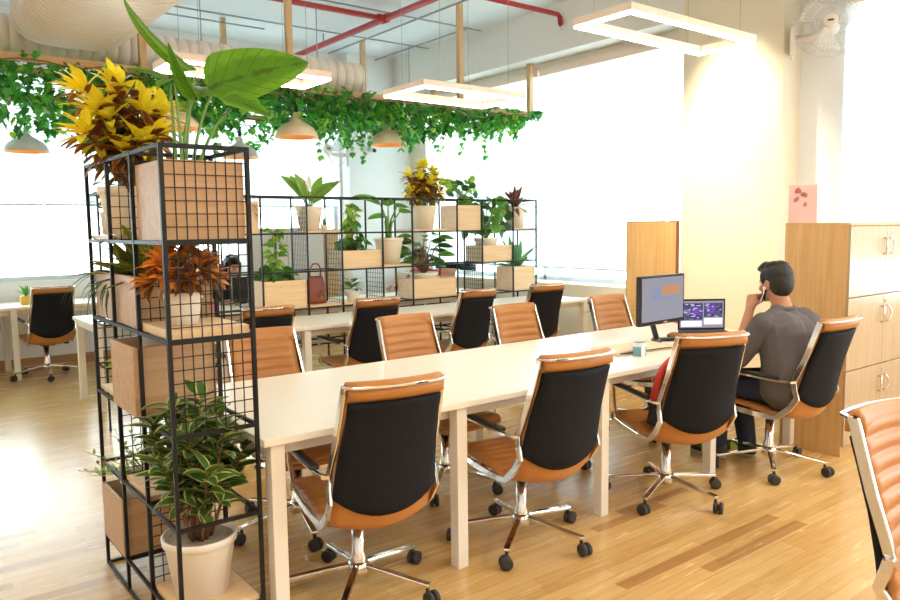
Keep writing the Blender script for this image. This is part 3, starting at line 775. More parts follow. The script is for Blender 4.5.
petiole(c0+Vector((-.02, .02, 0)), W3(.90, 2.78, 2.03)); bigleaf(W3(.90, 2.78, 2.03), W3(.76, 2.83, 2.07), Vector((-.2, -.3, 1)), .11, .6, fold=.1)
petiole(c0+Vector((.01, .02, 0)), W3(.98, 2.80, 2.02)); bigleaf(W3(.99, 2.80, 2.03), W3(1.08, 2.95, 2.02), Vector((.1, -.3, 1)), .12, .5)
petiole(c0+Vector((.03, .0, 0)), W3(1.06, 2.62, 1.93)); bigleaf(W3(1.03, 2.62, 1.965), W3(1.17, 2.55, 1.905), Vector((-.4, -.4, .9)), .13, .4)
petiole(c0+Vector((-.01, -.02, 0)), W3(.87, 2.64, 2.0)); bigleaf(W3(.88, 2.66, 2.02), W3(.80, 2.58, 1.975), Vector((-.4, -.2, .9)), .09, .5)
st.build('leaf_stalks', M['stem'], t); fo.build('leaves', M['lf_big'], t)

# yellow croton on the far top of the rack
rr = random.Random(11)
def croton(name, label, loc, heads, stems_from, mats, L, W, pot, n=20, group=None, low=True):
    t = plant(name, label, loc, group); pot_part(t, *pot)
    st, fo = MB(), MB(); zt = pot[2]
    for (hx, hy, hz, kind) in heads:
        p1 = Vector((hx, hy, hz)); p0 = Vector((hx*.08, hy*.08, zt-.03)); c = Vector((hx*.35, hy*.35, zt+(hz-zt)*.55))
        pts = [p0*(1-u)**2+c*2*u*(1-u)+p1*u*u for u in [k/6 for k in range(7)]]
        st.tube(pts, [.008-.0007*k for k in range(7)], 6)
        ax = (pts[-1]-pts[-2]).normalized()
        rosette(fo, p1, ax, n, L, W, .15, 1.45, [0, 0, 0, 1] if kind else [0, 1, 1], rr, .5)
        if low:
            for f in (.86, .72, .58):
                q = pts[int(f*6)]
                rosette(fo, q, ax, 9, L*.95, W*.95, .8, 1.8, [1, 1, 2] if f < .8 else [1, 1, 0], rr, .6)
    st.build('stems', M['stembrown'], t); fo.build('foliage', mats, t)
cz = TZ[4]+w/2+.0185
croton('potted_yellow_croton', 'large yellow and russet croton in tan pot at the top rear of the tall rack', (.905, 3.39, cz),
       [(-.16, -.02, .575, 1), (-.03, .0, .60, 1), (-.08, -.06, .46, 1), (.06, -.06, .50, 1), (.14, -.02, .50, 1), (-.17, -.08, .40, 1), (.02, -.13, .37, 1), (.08, .06, .56, 1), (-.10, .08, .52, 0), (.11, .03, .42, 0), (-.03, -.02, .53, 0), (-.12, -.05, .50, 1), (.08, -.10, .40, 0), (-.05, -.12, .33, 0)],
       None, [M['lf_yellow'], M['lf_red'], M['lf_olive']], .125, .042, (.125, .095, .20, M['potcream']), 18)
croton('potted_orange_croton', 'orange and red croton in small white pot on the rack board behind the wire front', (.885, 2.70, TZ[3]+w/2+.0305),
       [(-.07, -.02, .215, 1), (.02, .0, .25, 1), (.07, .02, .215, 1), (-.04, .05, .23, 1), (.05, -.05, .19, 1), (-.06, -.05, .17, 1), (.0, .02, .20, 1), (.0, -.07, .16, 0), (.085, -.02, .16, 0), (-.09, .02, .15, 0)],
       None, [M['lf_orange'], M['lf_red'], M['lf_yellow']], .082, .038, (.066, .05, .118, M['potwhite']), 15, None, False)
t = plant('olive_croton', 'olive and green croton with upright leaves in the long box of the tall rack', (.91, 3.20, TZ[3]+w/2+.0125))
pot_part(t, .10, .085, .15, M['potwhite'])
fo = MB(); rr = random.Random(5)
for (px, py) in ((0, 0), (-.03, .14), (.02, -.10)):
    rosette(fo, (px, py, .15), (-.15, .05, 1), 15, .23, .055, .1, 1.15, [0, 0, 1], rr, .55, seg=7)
fo.build('foliage', [M['lf_olive'], M['lf_dark']], t)
t = plant('spider_plant', 'dark spider plant with grassy leaves hanging out behind the tall rack', (.915, 3.46, TZ[3]+w/2+.0125))
pot_part(t, .055, .045, .14, M['potcream'])
fo = MB(); rr = random.Random(8)
for i in range(34):
    a = R(170)+rr.gauss(0, .75) if i < 24 else rr.uniform(0, 6.28); leaf(fo, (0, 0, .14), (math.cos(a), math.sin(a), rr.uniform(.5, 1.3)), (0, 0, 1), rr.uniform(.2, .36), .012, rr.uniform(1.9, 3.0), .3, 8, STRAPS, 0)
fo.build('foliage', M['lf_dark'], t)
# white bowl pot on the tall box, small leaves
t = plant('white_bowl_pot', 'small white bowl pot sitting in the tall box halfway up the rack', (.90, 3.05, TZ[2]+w/2+.0125))
pot_part(t, .088, .07, .30, M['potwhite'])
fo = MB(); rr = random.Random(2)
rosette(fo, (0, .05, .30), (-.3, .5, 1), 6, .06, .03, .3, 1.4, [0], rr); fo.build('foliage', M['lf_lime'], t)
t = plant('potted_lime_sprig', 'lime green leafy sprig on the board behind the tall planter box', (.86, 3.40, TZ[2]+w/2+.0185))
pot_part(t, .05, .04, .08, M['potwhite']); fo = MB(); rr = random.Random(4)
rosette(fo, (0, 0, .08), (-.4, 0, 1), 14, .10, .045, .2, 1.6, [0], rr, .8, OVATE); fo.build('foliage', M['lf_lime'], t)
t = plant('potted_fern_sprig', 'wispy yellow green plant with pink tips in white pot in the lowest box', (.91, 3.39, TZ[0]+w/2+.0125))
pot_part(t, .105, .08, .285, M['potwhite'])
fo = MB(); rr = random.Random(9)
for i in range(26):
    a = rr.uniform(0, 6.28); d = Vector((math.cos(a)*.8, math.sin(a)*.8, rr.uniform(.6, 1.6))).normalized(); L = rr.uniform(.10, .23); p = Vector((0, 0, .28))
    if i < 9: d = Vector((-1, rr.uniform(-.2, .5), rr.uniform(.1, .6))).normalized(); L = rr.uniform(.15, .27)
    fo.tube([p, p+d*L], .0015, 4, 1)
    for k in range(7):
        q = p+d*L*(.3+.7*k/6); aa = rr.uniform(0, 6.28)
        leaf(fo, q, d+Vector((math.cos(aa), math.sin(aa), .3)), (0, 0, 1), .028, .013, .3, .2, 3, OVATE, 2 if (k > 4 and i % 4 == 0) else 0)
fo.build('foliage', [M['lf_lime'], M['stem'], M['lf_purple']], t)
t = plant('small_potted_ivy', 'small dark green leafy plant behind the yellow croton at top of the rack', (.845, 3.525, cz))
pot_part(t, .03, .024, .10, M['potwhite']); fo = MB(); rr = random.Random(14)
for i in range(16):
    a = rr.uniform(0, 6.28); leaf(fo, (0, 0, .10+.008*i), (math.cos(a), math.sin(a), .4), (0, 0, 1), .07, .05, .8, .2, 5, HEART)
fo.build('foliage', M['lf_dark'], t)

# --- plants of the long shelving
def tall_pothos(label, loc, h, base_r, seed, pot):
    t = plant('potted_pothos', label, loc); pot_part(t, *pot); st, fo = MB(), MB(); rr = random.Random(seed); z0 = pot[2]
    st.tube([(0, 0, z0-.05), (0, 0, z0+h*.95)], .012, 8)
    for i in range(125):
        f = rr.random(); low_ = i < 75; r = base_r*(1 if low_ else .36); a = rr.uniform(0, 6.28); z = z0+h*(.30*rr.random() if low_ else .3+.7*f)
        q = Vector((math.cos(a)*r*rr.uniform(.3, .8), math.sin(a)*r*rr.uniform(.3, .8)*.7, z))
        leaf(fo, q, (math.cos(a)*.7+rr.uniform(-.5, .5), math.sin(a)*.7, rr.uniform(-.7, .35)), (math.cos(a)*.5, math.sin(a)*.5-.5, .8), rr.uniform(.07, .10), rr.uniform(.05, .07), rr.uniform(.4, 1.2), .2, 6, HEART, rr.choice((0, 1)) if not low_ else rr.choice((0, 2, 2)))
    for k in range(12):
        a = k*2.4; st.tube([(0, 0, z0), (math.cos(a)*base_r*.4, math.sin(a)*base_r*.35, z0+h*.2)], .003, 5)
    st.build('moss_pole', M['stembrown'], t); fo.build('foliage', [M['lf_green'], M['lf_lime'], M['lf_dark']], t)
ry = 6.135
b1 = TZ[2]+w2/2+.0125
tall_pothos('tall climbing pothos in the bottom left box of the long shelving', (2.83, ry, b1), .47, .17, 21, (.12, .10, .22, M['potwhite']))
tall_pothos('tall climbing pothos bushy at its base in the middle row box', (3.60, ry, TZ[3]+w2/2+.0125), .45, .19, 22, (.10, .09, .14, M['potwhite']))
# peace lily
t = plant('potted_peace_lily', 'peace lily with white flower in cream pot on top row of shelving', (3.165, ry, TZ[4]+w2/2+.0185))
pot_part(t, .125, .085, .215, M['potcream']); fo = MB(); st = MB(); rr = random.Random(31)
for i in range(10):
    a = i*2.4+.6; d = Vector((math.cos(a)*.8, math.sin(a)*.8, rr.uniform(.5, 1.9))).normalized(); p = Vector((0, 0, .19)); q = p+d*.10
    st.tube([p, q], .005, 5); leaf(fo, q, d, (-.3, -.6, .8), rr.uniform(.24, .31), .095, rr.uniform(.3, .9), .2, 8, LANCE)
st.tube([(0, 0, .19), (.005, 0, .36)], .004, 5)
fo.build('foliage', M['lf_lily'], t); st.build('leaf_stalks', M['stem'], t)
b = MB(); leaf(b, (.005, 0, .35), (.05, .05, 1), (-.6, -.8, 0), .15, .06, .1, .5, 8, LANCE); b.build('flower', M['flower'], t)
# little agave behind it
def agave(name, label, loc, pot, n, L, W, mat, seed, axis=(0, 0, 1), t1=1.2, droop=.3):
    t = plant(name, label, loc); pot_part(t, *pot); fo = MB()
    rosette(fo, (0, 0, pot[2]-.02), axis, n, L, W, .1, t1, [0], random.Random(seed), droop, STRAPS if W < .03 else LANCE, .35, 6); fo.build('foliage', mat, t); return t
agave('small_succulent', 'tiny pointed green succulent beside the peace lily pot', (3.35, 6.2, TZ[4]+w2/2+.0185), (.035, .028, .05, M['potcream']), 12, .075, .022, M['lf_green'], 5)
# taro with big leaves in cream pot, middle row
t = plant('potted_taro', 'broad leaved taro in large cream pot in middle row of shelving', (4.01, ry, TZ[3]+w2/2+.0185))
pot_part(t, .145, .10, .255, M['potcream']); st, fo = MB(), MB()
for (x, y, z, tx, ty, tz, W) in ((-.10, -.02, .58, -.38, .02, .62, .16), (.10, 0, .55, .33, .05, .50, .15), (-.06, -.06, .46, -.26, -.08, .38, .12), (.04, .06, .56, .12, .2, .62, .13), (.08, -.08, .5, .22, -.1, .43, .12)):
    st.tube([(0, 0, .23), (x*.3, y*.3, .23+(z-.23)*.6), (x, y, z)], [.012, .010, .006], 6)
    d = Vector((tx-x, ty-y, tz-z)); leaf(fo, (x, y, z), d+Vector((0, 0, .1)), (-.3, -.5, 1), d.length, W, .5, .15, 10, HEART)
for k in range(5): st.tube([(.02*math.cos(k), .02*math.sin(k), .22), (.03*math.cos(k), .03*math.sin(k), .42)], .012, 6)
st.build('leaf_stalks', M['stem'], t); fo.build('leaves', M['lf_green'], t)
rr = random.Random(17)
croton('potted_yellow_croton', 'yellow croton in cream pot on top row of the long shelving', (4.44, ry, TZ[4]+w2/2+.0185),
       [(-.17, 0, .50, 1), (0, 0, .60, 1), (.13, 0, .47, 1), (.02, -.08, .43, 1), (-.16, -.03, .36, 1), (.20, .02, .36, 1), (.0, .06, .52, 1), (.08, -.03, .54, 1), (-.07, -.05, .46, 0)],
       None, [M['lf_yellow'], M['lf_red'], M['lf_olive']], .125, .046, (.125, .09, .23, M['potcream']), 13)
def roundleaf(name, label, loc, pot, n, spread, zlo, zhi, size, mats, seed):
    t = plant(name, label, loc); pot_part(t, *pot); st, fo = MB(), MB(); rr = random.Random(seed)
    for i in range(n):
        a = i*2.4; f = rr.random()**.6; x, y = math.cos(a)*spread*f, math.sin(a)*spread*f*.75; z = rr.uniform(zlo, zhi)
        st.tube([(0, 0, pot[2]-.03), (x*.4, y*.4, (pot[2]+z)/2+.04), (x, y, z)], .0028, 5)
        leaf(fo, (x, y, z), (math.cos(a)*.8+rr.uniform(-.4, .4), math.sin(a)*.5, rr.uniform(-.6, .6)), (-.4, -.9, .5), size*rr.uniform(.8, 1.2), size*.95*rr.uniform(.8, 1.2), .6, .12, 7, lambda s: math.sqrt(max(0, 1-(2*s-1)**2))*.98+.02, rr.randrange(len(mats)))
    st.build('leaf_stalks', M['stem'], t); fo.build('foliage', mats, t); return t
roundleaf('potted_round_leaf_plant', 'small round leaved plant rising from the top row box', (4.90, ry, TZ[4]+w2/2+.0125), (.10, .08, .23, M['potwhite']), 26, .16, .34, .52, .085, [M['lf_green'], M['lf_dark'], M['lf_lime']], 41)
roundleaf('potted_fiddle_leaf', 'bushy round leaved green plant in cream pot near right end of shelving', (5.25, ry, TZ[3]+w2/2+.0125), (.125, .10, .235, M['potcream']), 70, .24, .30, .66, .115, [M['lf_green'], M['lf_green'], M['lf_dark']], 42)
t = plant('potted_begonia', 'dark layered leaf plant in wide cream bowl pot in the bottom row', (4.42, ry, TZ[2]+w2/2+.0125))
pot_part(t, .145, .11, .235, M['potcream']); st, fo = MB(), MB(); rr = random.Random(50)
for i in range(30):
    a = i*2.4; f = .08+.26*rr.random(); z = .30+.32*(i/30); q = Vector((math.cos(a)*f*.6, math.sin(a)*f*.4, z))
    st.tube([(0, 0, .21), q], .004, 5); leaf(fo, q, (math.cos(a), math.sin(a)*.6, .15), (-.3, -.5, 1), .19, .11, .5, .1, 7, LANCE, rr.choice((0, 0, 1)))
st.tube([(0, 0, .2), (0, 0, .5)], .008, 6)
st.build('stems', M['stembrown'], t); fo.build('foliage', [M['lf_dark'], M['lf_green']], t)
agave('potted_red_dracaena', 'reddish spiky dracaena in pale pot at top right of shelving', (5.67, ry, TZ[4]+w2/2+.0185), (.12, .095, .225, M['potcream']), 40, .30, .045, M['lf_purple'], 61, (0, 0, 1), 1.45, .7)
agave('potted_agave', 'green pointed leaf plant rising from the bottom right box', (5.67, ry, TZ[2]+w2/2+.0125), (.12, .10, .22, M['potwhite']), 15, .36, .075, M['lf_agave'], 62, (0, 0, 1), 1.0, .4)
agave('potted_spiky_grass', 'dark spiky grass in the top left box of shelving, seen past the tall rack', (2.46, ry, TZ[4]+w2/2+.0125), (.11, .09, .23, M['potwhite']), 40, .32, .022, M['lf_purple'], 63, (.2, 0, 1), 1.3, 1.3)
t = plant('potted_leafy_herb', 'small bushy green plant in white pot on the bottom row of shelving', (3.55, 6.06, TZ[2]+w2/2+.0185))
pot_part(t, .065, .048, .105, M['potwhite']); fo = MB(); rr = random.Random(71)
for i in range(26):
    a = i*2.4; el = rr.uniform(.2, 1.2); leaf(fo, (math.cos(a)*.03, math.sin(a)*.03, .10+.09*rr.random()), (math.cos(a), math.sin(a), el), (0, 0, 1), rr.uniform(.07, .10), .05, .7, .2, 5, OVATE, rr.choice((0, 0, 1)))
fo.build('foliage', [M['lf_green'], M['lf_dark']], t)
# plant beside the far window
t = plant('potted_grass', 'feathery green plant on the floor stand between tan chair and wood panel', (5.72, 4.78, 0), cat='potted plant')
pot_part(t, .14, .10, .62, M['potcream']); fo = MB(); rr = random.Random(81)
for i in range(60):
    a = rr.uniform(0, 6.28); leaf(fo, (0, 0, .6), (math.cos(a), math.sin(a), rr.uniform(.5, 2.0)), (0, 0, 1), rr.uniform(.25, .42), .014, rr.uniform(.7, 1.9), .3, 7, STRAPS, rr.choice((0, 1)))
fo.build('foliage', [M['lf_green'], M['lf_dark']], t)
# yellow pot on the far left desk
t = plant('small_yellow_planter', 'little plant in yellow pot on the white desk at far left', (1.30, 8.95, .7505))
MB().box(-.055, .055, -.055, .055, 0, .09).build('pot', M['yellowpot'], t, bevel=.005)
fo = MB(); rosette(fo, (0, 0, .08), (0, 0, 1), 14, .12, .03, .1, 1.1, [0, 1], random.Random(3), .3); fo.build('foliage', [M['lf_green'], M['lf_agave']], t)
# red flower on the rear desk seen through the rack
t = plant('potted_anthurium', 'red anthurium on the bottom shelf, seen through the wires of the tall rack', (2.00, 6.12, TZ[2]+w2/2+.0185))
pot_part(t, .055, .042, .09, M['potwhite']); fo = MB(); st = MB(); fl = MB(); rr = random.Random(6)
for i in range(9):
    a = i*2.4; leaf(fo, (0, 0, .08), (math.cos(a), math.sin(a), .8), (0, 0, 1), .13, .06, .5, .2, 6, HEART)
for (x, z) in ((-.03, .28), (.05, .24), (0, .20)):
    st.tube([(0, 0, .08), (x, -.02, z)], .003, 5); leaf(fl, (x, -.02, z-.04), (x*2, -.1, 1), (-.5, -.8, .2), .10, .09, .2, .1, 7, HEART)
fo.build('foliage', M['lf_green'], t); st.build('stems', M['stem'], t); fl.build('flowers', M['redflower'], t)

# ------------------------------------------------------------------ pergola, ivy, lamps
PZ = 2.80; NY, FY = 6.62, 8.62; s_ = .058
pg = thing('timber_pergola', 'wooden pergola frame hung from the ceiling over the rear desks', 'pergola', (0, NY, PZ))
for y in (NY, 7.16, FY): MB().box(-2.0, 6.40, y-NY-s_/2, y-NY+s_/2, 0, s_).build('long_beam', M['timber'], pg, bevel=.002)
for x in (-.9, .6, 1.93, 3.26, 5.31, 6.37): MB().box(x-s_/2, x+s_/2, .001+s_/2, FY-NY-s_/2, .002, s_-.002).build('cross_beam', M['timber'], pg, bevel=.002)
for x in (.15, .7, 1.9, 2.55, 3.9, 4.6, 5.85): MB().box(x-.02, x+.02, s_/2, FY-NY-s_/2, s_, s_+.04).build('slat', M['timber'], pg)
for x, y in ((1.93, NY), (3.26, NY), (5.31, NY), (2.55, FY), (3.42, FY), (5.29, FY)):
    MB().box(x-s_/2, x+s_/2, y-NY-s_/2, y-NY+s_/2, s_, ZC-PZ).build('hanger_post', M['timberv'], pg, bevel=.002)
for y in (NY, FY-.1):
    MB().box(6.37-s_/2, 6.37+s_/2, y-NY-s_/2, y-NY+s_/2, s_, ZS-PZ).build('hanger_post', M['timberv'], pg, bevel=.002)

def ivyleaf(mb, p, d, nrm, L, mi):
    d = Vector(d).normalized(); side = d.cross(Vector(nrm))
    if side.length < .05: side = d.orthogonal()
    side.normalize(); n = side.cross(d).normalized()
    out = [(.0, .0), (.22, -.10), (.46, .08), (.34, .30), (.50, .48), (.26, .60), (0, 1)]
    k = .22
    pts = [Vector(p)+d*(y*L)+side*(x*L)+n*(abs(x)*L*k-(y**2)*L*.15) for x, y in out]
    ptl = [Vector(p)+d*(y*L)-side*(x*L)+n*(abs(x)*L*k-(y**2)*L*.15) for x, y in out[1:-1]]
    b = mb.add(*(pts+ptl)); uvr = [(.5+x*.9, y) for x, y in out]
    mb.face([b+i for i in range(7)], mi, uvr, False)
    lf = [b]+[b+7+i for i in range(5)]+[b+6]; uvl = [(.5, 0)]+[(.5-x*.9, y) for x, y in out[1:-1]]+[(.5, 1)]
    mb.face(lf[::-1], mi, uvl[::-1], False)
def ivy(label, x0, x1, y0, y1, n, seed, drop=.34, strands=8):
    rr = random.Random(seed); t = thing('hanging_ivy', label, 'ivy', ((x0+x1)/2, (y0+y1)/2, PZ), 0, 'ivy on the pergola'); cx, cy = (x0+x1)/2, (y0+y1)/2
    st, fo = MB(), MB()
    waves = [(rr.uniform(1.5, 6), rr.uniform(0, 6.28), rr.uniform(.04, .12)) for _ in range(4)]
    def dep(x): return drop+sum(a*math.sin(x*f+p) for f, p, a in waves)
    for i in range(n):
        x = rr.uniform(x0, x1); y = rr.uniform(y0, y1); z = .07-max(.06, dep(x))*rr.random()**1.25
        taper = min(1, (6.55-x)/.8) if x > 5.75 else 1
        z = .07+(z-.07)*taper
        a = rr.uniform(0, 6.28)
        ivyleaf(fo, (x-cx, y-cy, z), (math.cos(a), math.sin(a), rr.uniform(-1.6, -.1)), (math.cos(a)*.8, math.sin(a)*.8-.3, rr.uniform(.2, .9)), rr.uniform(.06, .095), rr.choice((0, 0, 1, 1, 1, 2)) if rr.random() < .8 else 1)
    for k in range(strands):
        x = rr.uniform(x0+.1, x1-.1); y = rr.uniform(y0, y1); L = dep(x)+rr.uniform(.02, .22)
        if x > 5.8: L *= .5
        p = Vector((x-cx, y-cy, .0)); pts = [p]
        for i in range(8): pts.append(pts[-1]+Vector((rr.uniform(-.02, .02), rr.uniform(-.02, .02), -L/8)))
        st.tube(pts, .003, 5)
        for i, q in enumerate(pts[2:]):
            for j in range(2):
                a = rr.uniform(0, 6.28); ivyleaf(fo, q, (math.cos(a), math.sin(a), -.8), (math.cos(a), math.sin(a), .5), rr.uniform(.05, .085), rr.choice((1, 2, 1)))
    for y in (y0, y1):
        st.tube([(x0-cx+(x1-x0)*k/12, y-cy+rr.uniform(-.03, .03), rr.uniform(-.08, .02)) for k in range(13)], .006, 5)
    st.build('vines', M['stembrown'], t); fo.build('leaves', [M['ivy1'], M['ivy2'], M['ivy3']], t)
ivy('green ivy hanging from the pergola at far left above the white dome lamp', -.8, 1.6, 6.5, 7.25, 1500, 1, .46)
ivy('green ivy hanging from the pergola behind the giant leaf plant', 1.6, 3.2, 6.5, 7.25, 1100, 2, .36)
ivy('green ivy hanging from the pergola between the two cream dome lamps', 3.2, 4.7, 6.5, 7.25, 1100, 3, .36)
ivy('green ivy hanging from the right end of the pergola past the last dome lamp', 4.7, 6.5, 6.5, 7.2, 950, 4, .32)
ivy('ivy hanging along the far beam of the pergola near the rear window', -.5, 6.2, 8.45, 8.75, 1300, 5, .22, 6)

def dome_lamp(label, x, y, z, mat):
    t = thing('pendant_lamp', label, 'lamp', (x, y, z), 0, 'dome pendant lamps')
    r = .205
    MB().lathe([(r, 0), (r-.002, .012), (.193, .045), (.165, .085), (.115, .122), (.065, .15), (.038, .175), (.026, .205), (.022, .235)], 36, caps=False).build('shade', mat, t)
    MB().lathe([(r-.003, .001), (.188, .045), (.16, .082), (.11, .118), (.06, .145), (.001, .16)], 36, caps=False).build('lining', M['lampin'], t)
    MB().ball((0, 0, .065), .035).build('bulb', M['bulb'], t)
    MB().tube([(0, 0, .23), (0, 0, .30)], .018, 10).tube([(0, 0, .30), (0, 0, PZ-z+.0)], .004, 6).build('cord', M['plastic'], t)
dome_lamp('cream dome pendant lamp under the ivy, left of centre', 3.33, 6.66, 2.375, M['lampcream'])
dome_lamp('cream dome pendant lamp under the ivy, above the taro', 4.50, 6.86, 2.385, M['lampcream'])
dome_lamp('pale dome pendant lamp far back, beside the top corner of the tall rack', 3.37, 8.13, 2.30, M['lampwhite'])
dome_lamp('pale grey dome pendant lamp at far left below the ivy', 1.335, 8.56, 2.30, M['lampwhite'])
dome_lamp('cream dome pendant lamp mostly hidden behind the yellow croton', 2.20, 6.67, 2.38, M['lampcream'])

def frame_light(label, x0, x1, y0, y1, z, left_top=ZC):
    t = thing('frame_pendant_light', label, 'light', ((x0+x1)/2, (y0+y1)/2, z), 0, 'rectangular pendant lights'); a, b_ = (x1-x0)/2, (y1-y0)/2; k = .036
    h, d = MB(), MB()
    for m_, z0, z1, i in ((h, .012, .052, 0), (d, 0, .012, .004)):
        m_.box(-a+i, a-i, -b_+i, -b_+k-i, z0, z1).box(-a+i, a-i, b_-k+i, b_-i, z0, z1).box(-a+i, -a+k-i, -b_+k-i, b_-k+i, z0, z1).box(a-k+i, a-i, -b_+k-i, b_-k+i, z0, z1)
    h.build('housing', M['housing'], t, bevel=.002); d.build('diffuser', M['strip'], t)
    for sx in (-1, 1):
        for sy in (-1, 1): MB().tube([(sx*(a-.15), sy*(b_-.02), .06), (sx*(a-.15), sy*(b_-.02), (left_top if sx < 0 else ZC)-z)], .0016, 5).build('wire', M['pipe_grey'], t)
frame_light('glowing rectangular pendant light at top right in front of the cream column', 3.17, 4.35, 2.55, 2.95, 2.585)
frame_light('glowing rectangular pendant light in front of the ivy, centre of photo', 2.90, 3.80, 3.99, 4.47, 2.40)
frame_light('glowing rectangular pendant light behind the giant leaf', 1.36, 2.31, 4.13, 4.49, 2.40, 2.955)

# ------------------------------------------------------------------ ducts, pipes
d = thing('ventilation_duct', 'big pale ribbed air duct under the ceiling at top left', 'duct', (1.41, 3, 3.19))
def oval(a, b_, n=28): return [(a*abs(math.cos(q))**.55*(1 if math.cos(q) >= 0 else -1), b_*abs(math.sin(q))**.75*(1 if math.sin(q) >= 0 else -1)) for q in [2*PI*k/n for k in range(n)]]
b = MB(); rows = []; y = -5.5
ys = []
while y < 3.80:
    ys += [(y, 1), (y+.066, 1), (y+.070, .955), (y+.078, .955)]; y += .082
ys += [(3.84, 1), (3.87, 1)]
for y, k in ys:
    e_ = max(0, min(1, (3.87-y)/.20)); e_ = math.sqrt(max(.02, 1-(1-e_)**2))
    rows.append([(px*k*(.6+.4*e_), y, pz*k*(.5+.5*e_)) for px, pz in oval(.42, .235)])
n_ = len(rows[0]); base = b.add(*[p for r_ in rows for p in r_])
for i in range(len(rows)-1):
    for j in range(n_): b.face((base+i*n_+j, base+i*n_+(j+1) % n_, base+(i+1)*n_+(j+1) % n_, base+(i+1)*n_+j), 0, smooth=False)
b.face([base+(len(rows)-1)*n_+j for j in range(n_)], 0)
b.build('flat_oval_duct', M['duct'], d)
pr = []
x = -5.2
while x <= 2.72: pr += [(.165, x), (.165, x+.088), (.158, x+.092), (.158, x+.098)]; x += .10
pr += [(.165, x), (.165, 2.82)]
MB().lathe(pr, 28, (0, 4.02, -.12), axis='X').build('round_duct', M['duct'], d)
MB().lathe([(.05, 2.82), (.05, 2.88)], 16, (0, 4.02, -.12), axis='X').build('end_spigot', M['pipe_red'], d)

rp = thing('sprinkler_pipe', 'red fire sprinkler pipe running under the ceiling with branches', 'pipe', (4.70, 7.18, 3.80))
MB().tube([(-3.9, 0, 0), (0, 0, 0)], .030, 12).build('branch_pipe', M['pipe_red'], rp)
MB().tube([(0, 2.2, 0), (0, -4.5, 0)], .036, 12).build('main_pipe', M['pipe_red'], rp)
MB().tube([(0, -1.24, 0), (1.44, -1.24, 0), (1.47, -1.24, -.02), (1.48, -1.24, -.11)], .026, 12).build('branch_pipe', M['pipe_red'], rp)
MB().tube([(1.48, -1.24, -.11), (1.48, -1.24, -.16)], .010, 8).lathe([(.03, -.165), (.03, -.16)], 12, (1.48, -1.24, 0)).build('sprinkler_head', M['chrome'], rp)
MB().lathe([(.048, -.05), (.048, .05)], 14, (0, 0, 0), axis='Y').lathe([(.042, -.09), (.042, -.03)], 14, axis='X').build('tee_joint', M['pipe_red'], rp)
for (x, y) in ((-1.2, 0), (-2.8, 0), (0, 1.4), (0, -2.4)): MB().tube([(x, y, .02), (x, y, ZC-3.80)], .008, 8).build('hanger_rod', M['pipe_grey'], rp)
gp = thing('electrical_conduit', 'thin grey electrical conduits clipped to the ceiling near the red pipe', 'conduit', (4.9, 7.3, 3.88))
MB().tube([(.27, 2.0, 0), (.27, -2.6, 0)], .012, 8).build('conduit_run', M['pipe_grey'], gp)
MB().tube([(-4.2, 1.0, 0), (1.22, 1.0, 0)], .010, 8).build('conduit_run', M['pipe_grey'], gp)
MB().tube([(-4.2, 1.25, -.02), (-1.0, 1.25, -.02)], .010, 8).build('conduit_run', M['pipe_grey'], gp)
MB().tube([(-1.2, -.1, 0), (1.2, -.1, 0)], .010, 8).build('conduit_run', M['pipe_grey'], gp)
MB().tube([(1.0, 2.0, 0), (1.0, -.1, 0)], .010, 8).build('conduit_run', M['pipe_grey'], gp)
for (x, y, L) in ((-.9, .15, 1.0), (.9, 1.0, .9), (-2.0, .6, .6)): MB().tube([(x, y, 0), (x, y, -L)], .006, 6).build('drop_rod', M['pipe_grey'], gp)

# ------------------------------------------------------------------ wall fans, camera
def wall_fan(label, loc, rz, arm_dir):
    """fan head at the origin facing local -Y; bracket at the end of arm (local x)"""
    t = thing('wall_fan', label, 'fan', loc, rz)
    cg = MB(); r = .27
    for y, q in ((-.085, .07), (-.075, .13), (-.045, .20), (0, r), (.045, .20), (.07, .13)):
        cg.tube([(q*math.cos(2*PI*k/40), y, q*math.sin(2*PI*k/40)) for k in range(41)], .0035 if q == r else .0018, 6, caps=False)
    for k in range(44):
        a = 2*PI*k/44; c, s = math.cos(a), math.sin(a)
        cg.tube([(c*.05, -.088, s*.05), (c*.13, -.075, s*.13), (c*.20, -.045, s*.20), (c*r, 0, s*r), (c*.20, .045, s*.20), (c*.09, .075, s*.09)], .0012, 4, caps=False)
    cg.build('cage', M['fanwire'], t)
    MB().lathe([(.001, -.098), (.05, -.094), (.056, -.086), (.05, -.08)], 24, axis='Y').build('badge', M['fan'], t)
    MB().box(-.022, .022, -.1005, -.0975, -.007, .007).build('badge_mark', M['plastic'], t)
    for k in range(3):
        bl = MB(); P_ = []
        for i in range(7):
            f = i/6; rad = .03+.205*f; row = []
            for j in range(5):
                a = 2*PI*k/3+R(-32+64*j/4)*(.45+.55*math.sin(PI*(.15+.7*f)))+.5*f; row.append((rad*math.cos(a), -.02+.05*(j/4-.5)*(1-.4*f), rad*math.sin(a)))
            P_.append(row)
        bl.slab(P_, [[(p[0], p[1]+.002, p[2]) for p in q] for q in P_]); bl.build('blade', M['blade'], t)
    MB().lathe([(.03, -.05), (.045, -.03), (.045, .04), (.075, .06), (.078, .15), (.06, .18), (.001, .185)], 24, axis='Y').build('motor', M['fan'], t)
    b = MB().tube([(0, .13, -.05), (arm_dir*.12, .15, -.07), (arm_dir*.26, .15, -.07)], .028, 12); b.build('arm', M['fan'], t)
    MB().box(min(arm_dir*.25, arm_dir*.29), max(arm_dir*.25, arm_dir*.29), .10, .20, -.20, .02).build('wall_bracket', M['fan'], t, bevel=.01)
    MB().tube([(arm_dir*.27, .12, -.2), (arm_dir*.27, .12, -.24)], .012, 8).build('switch_knob', M['fan'], t)
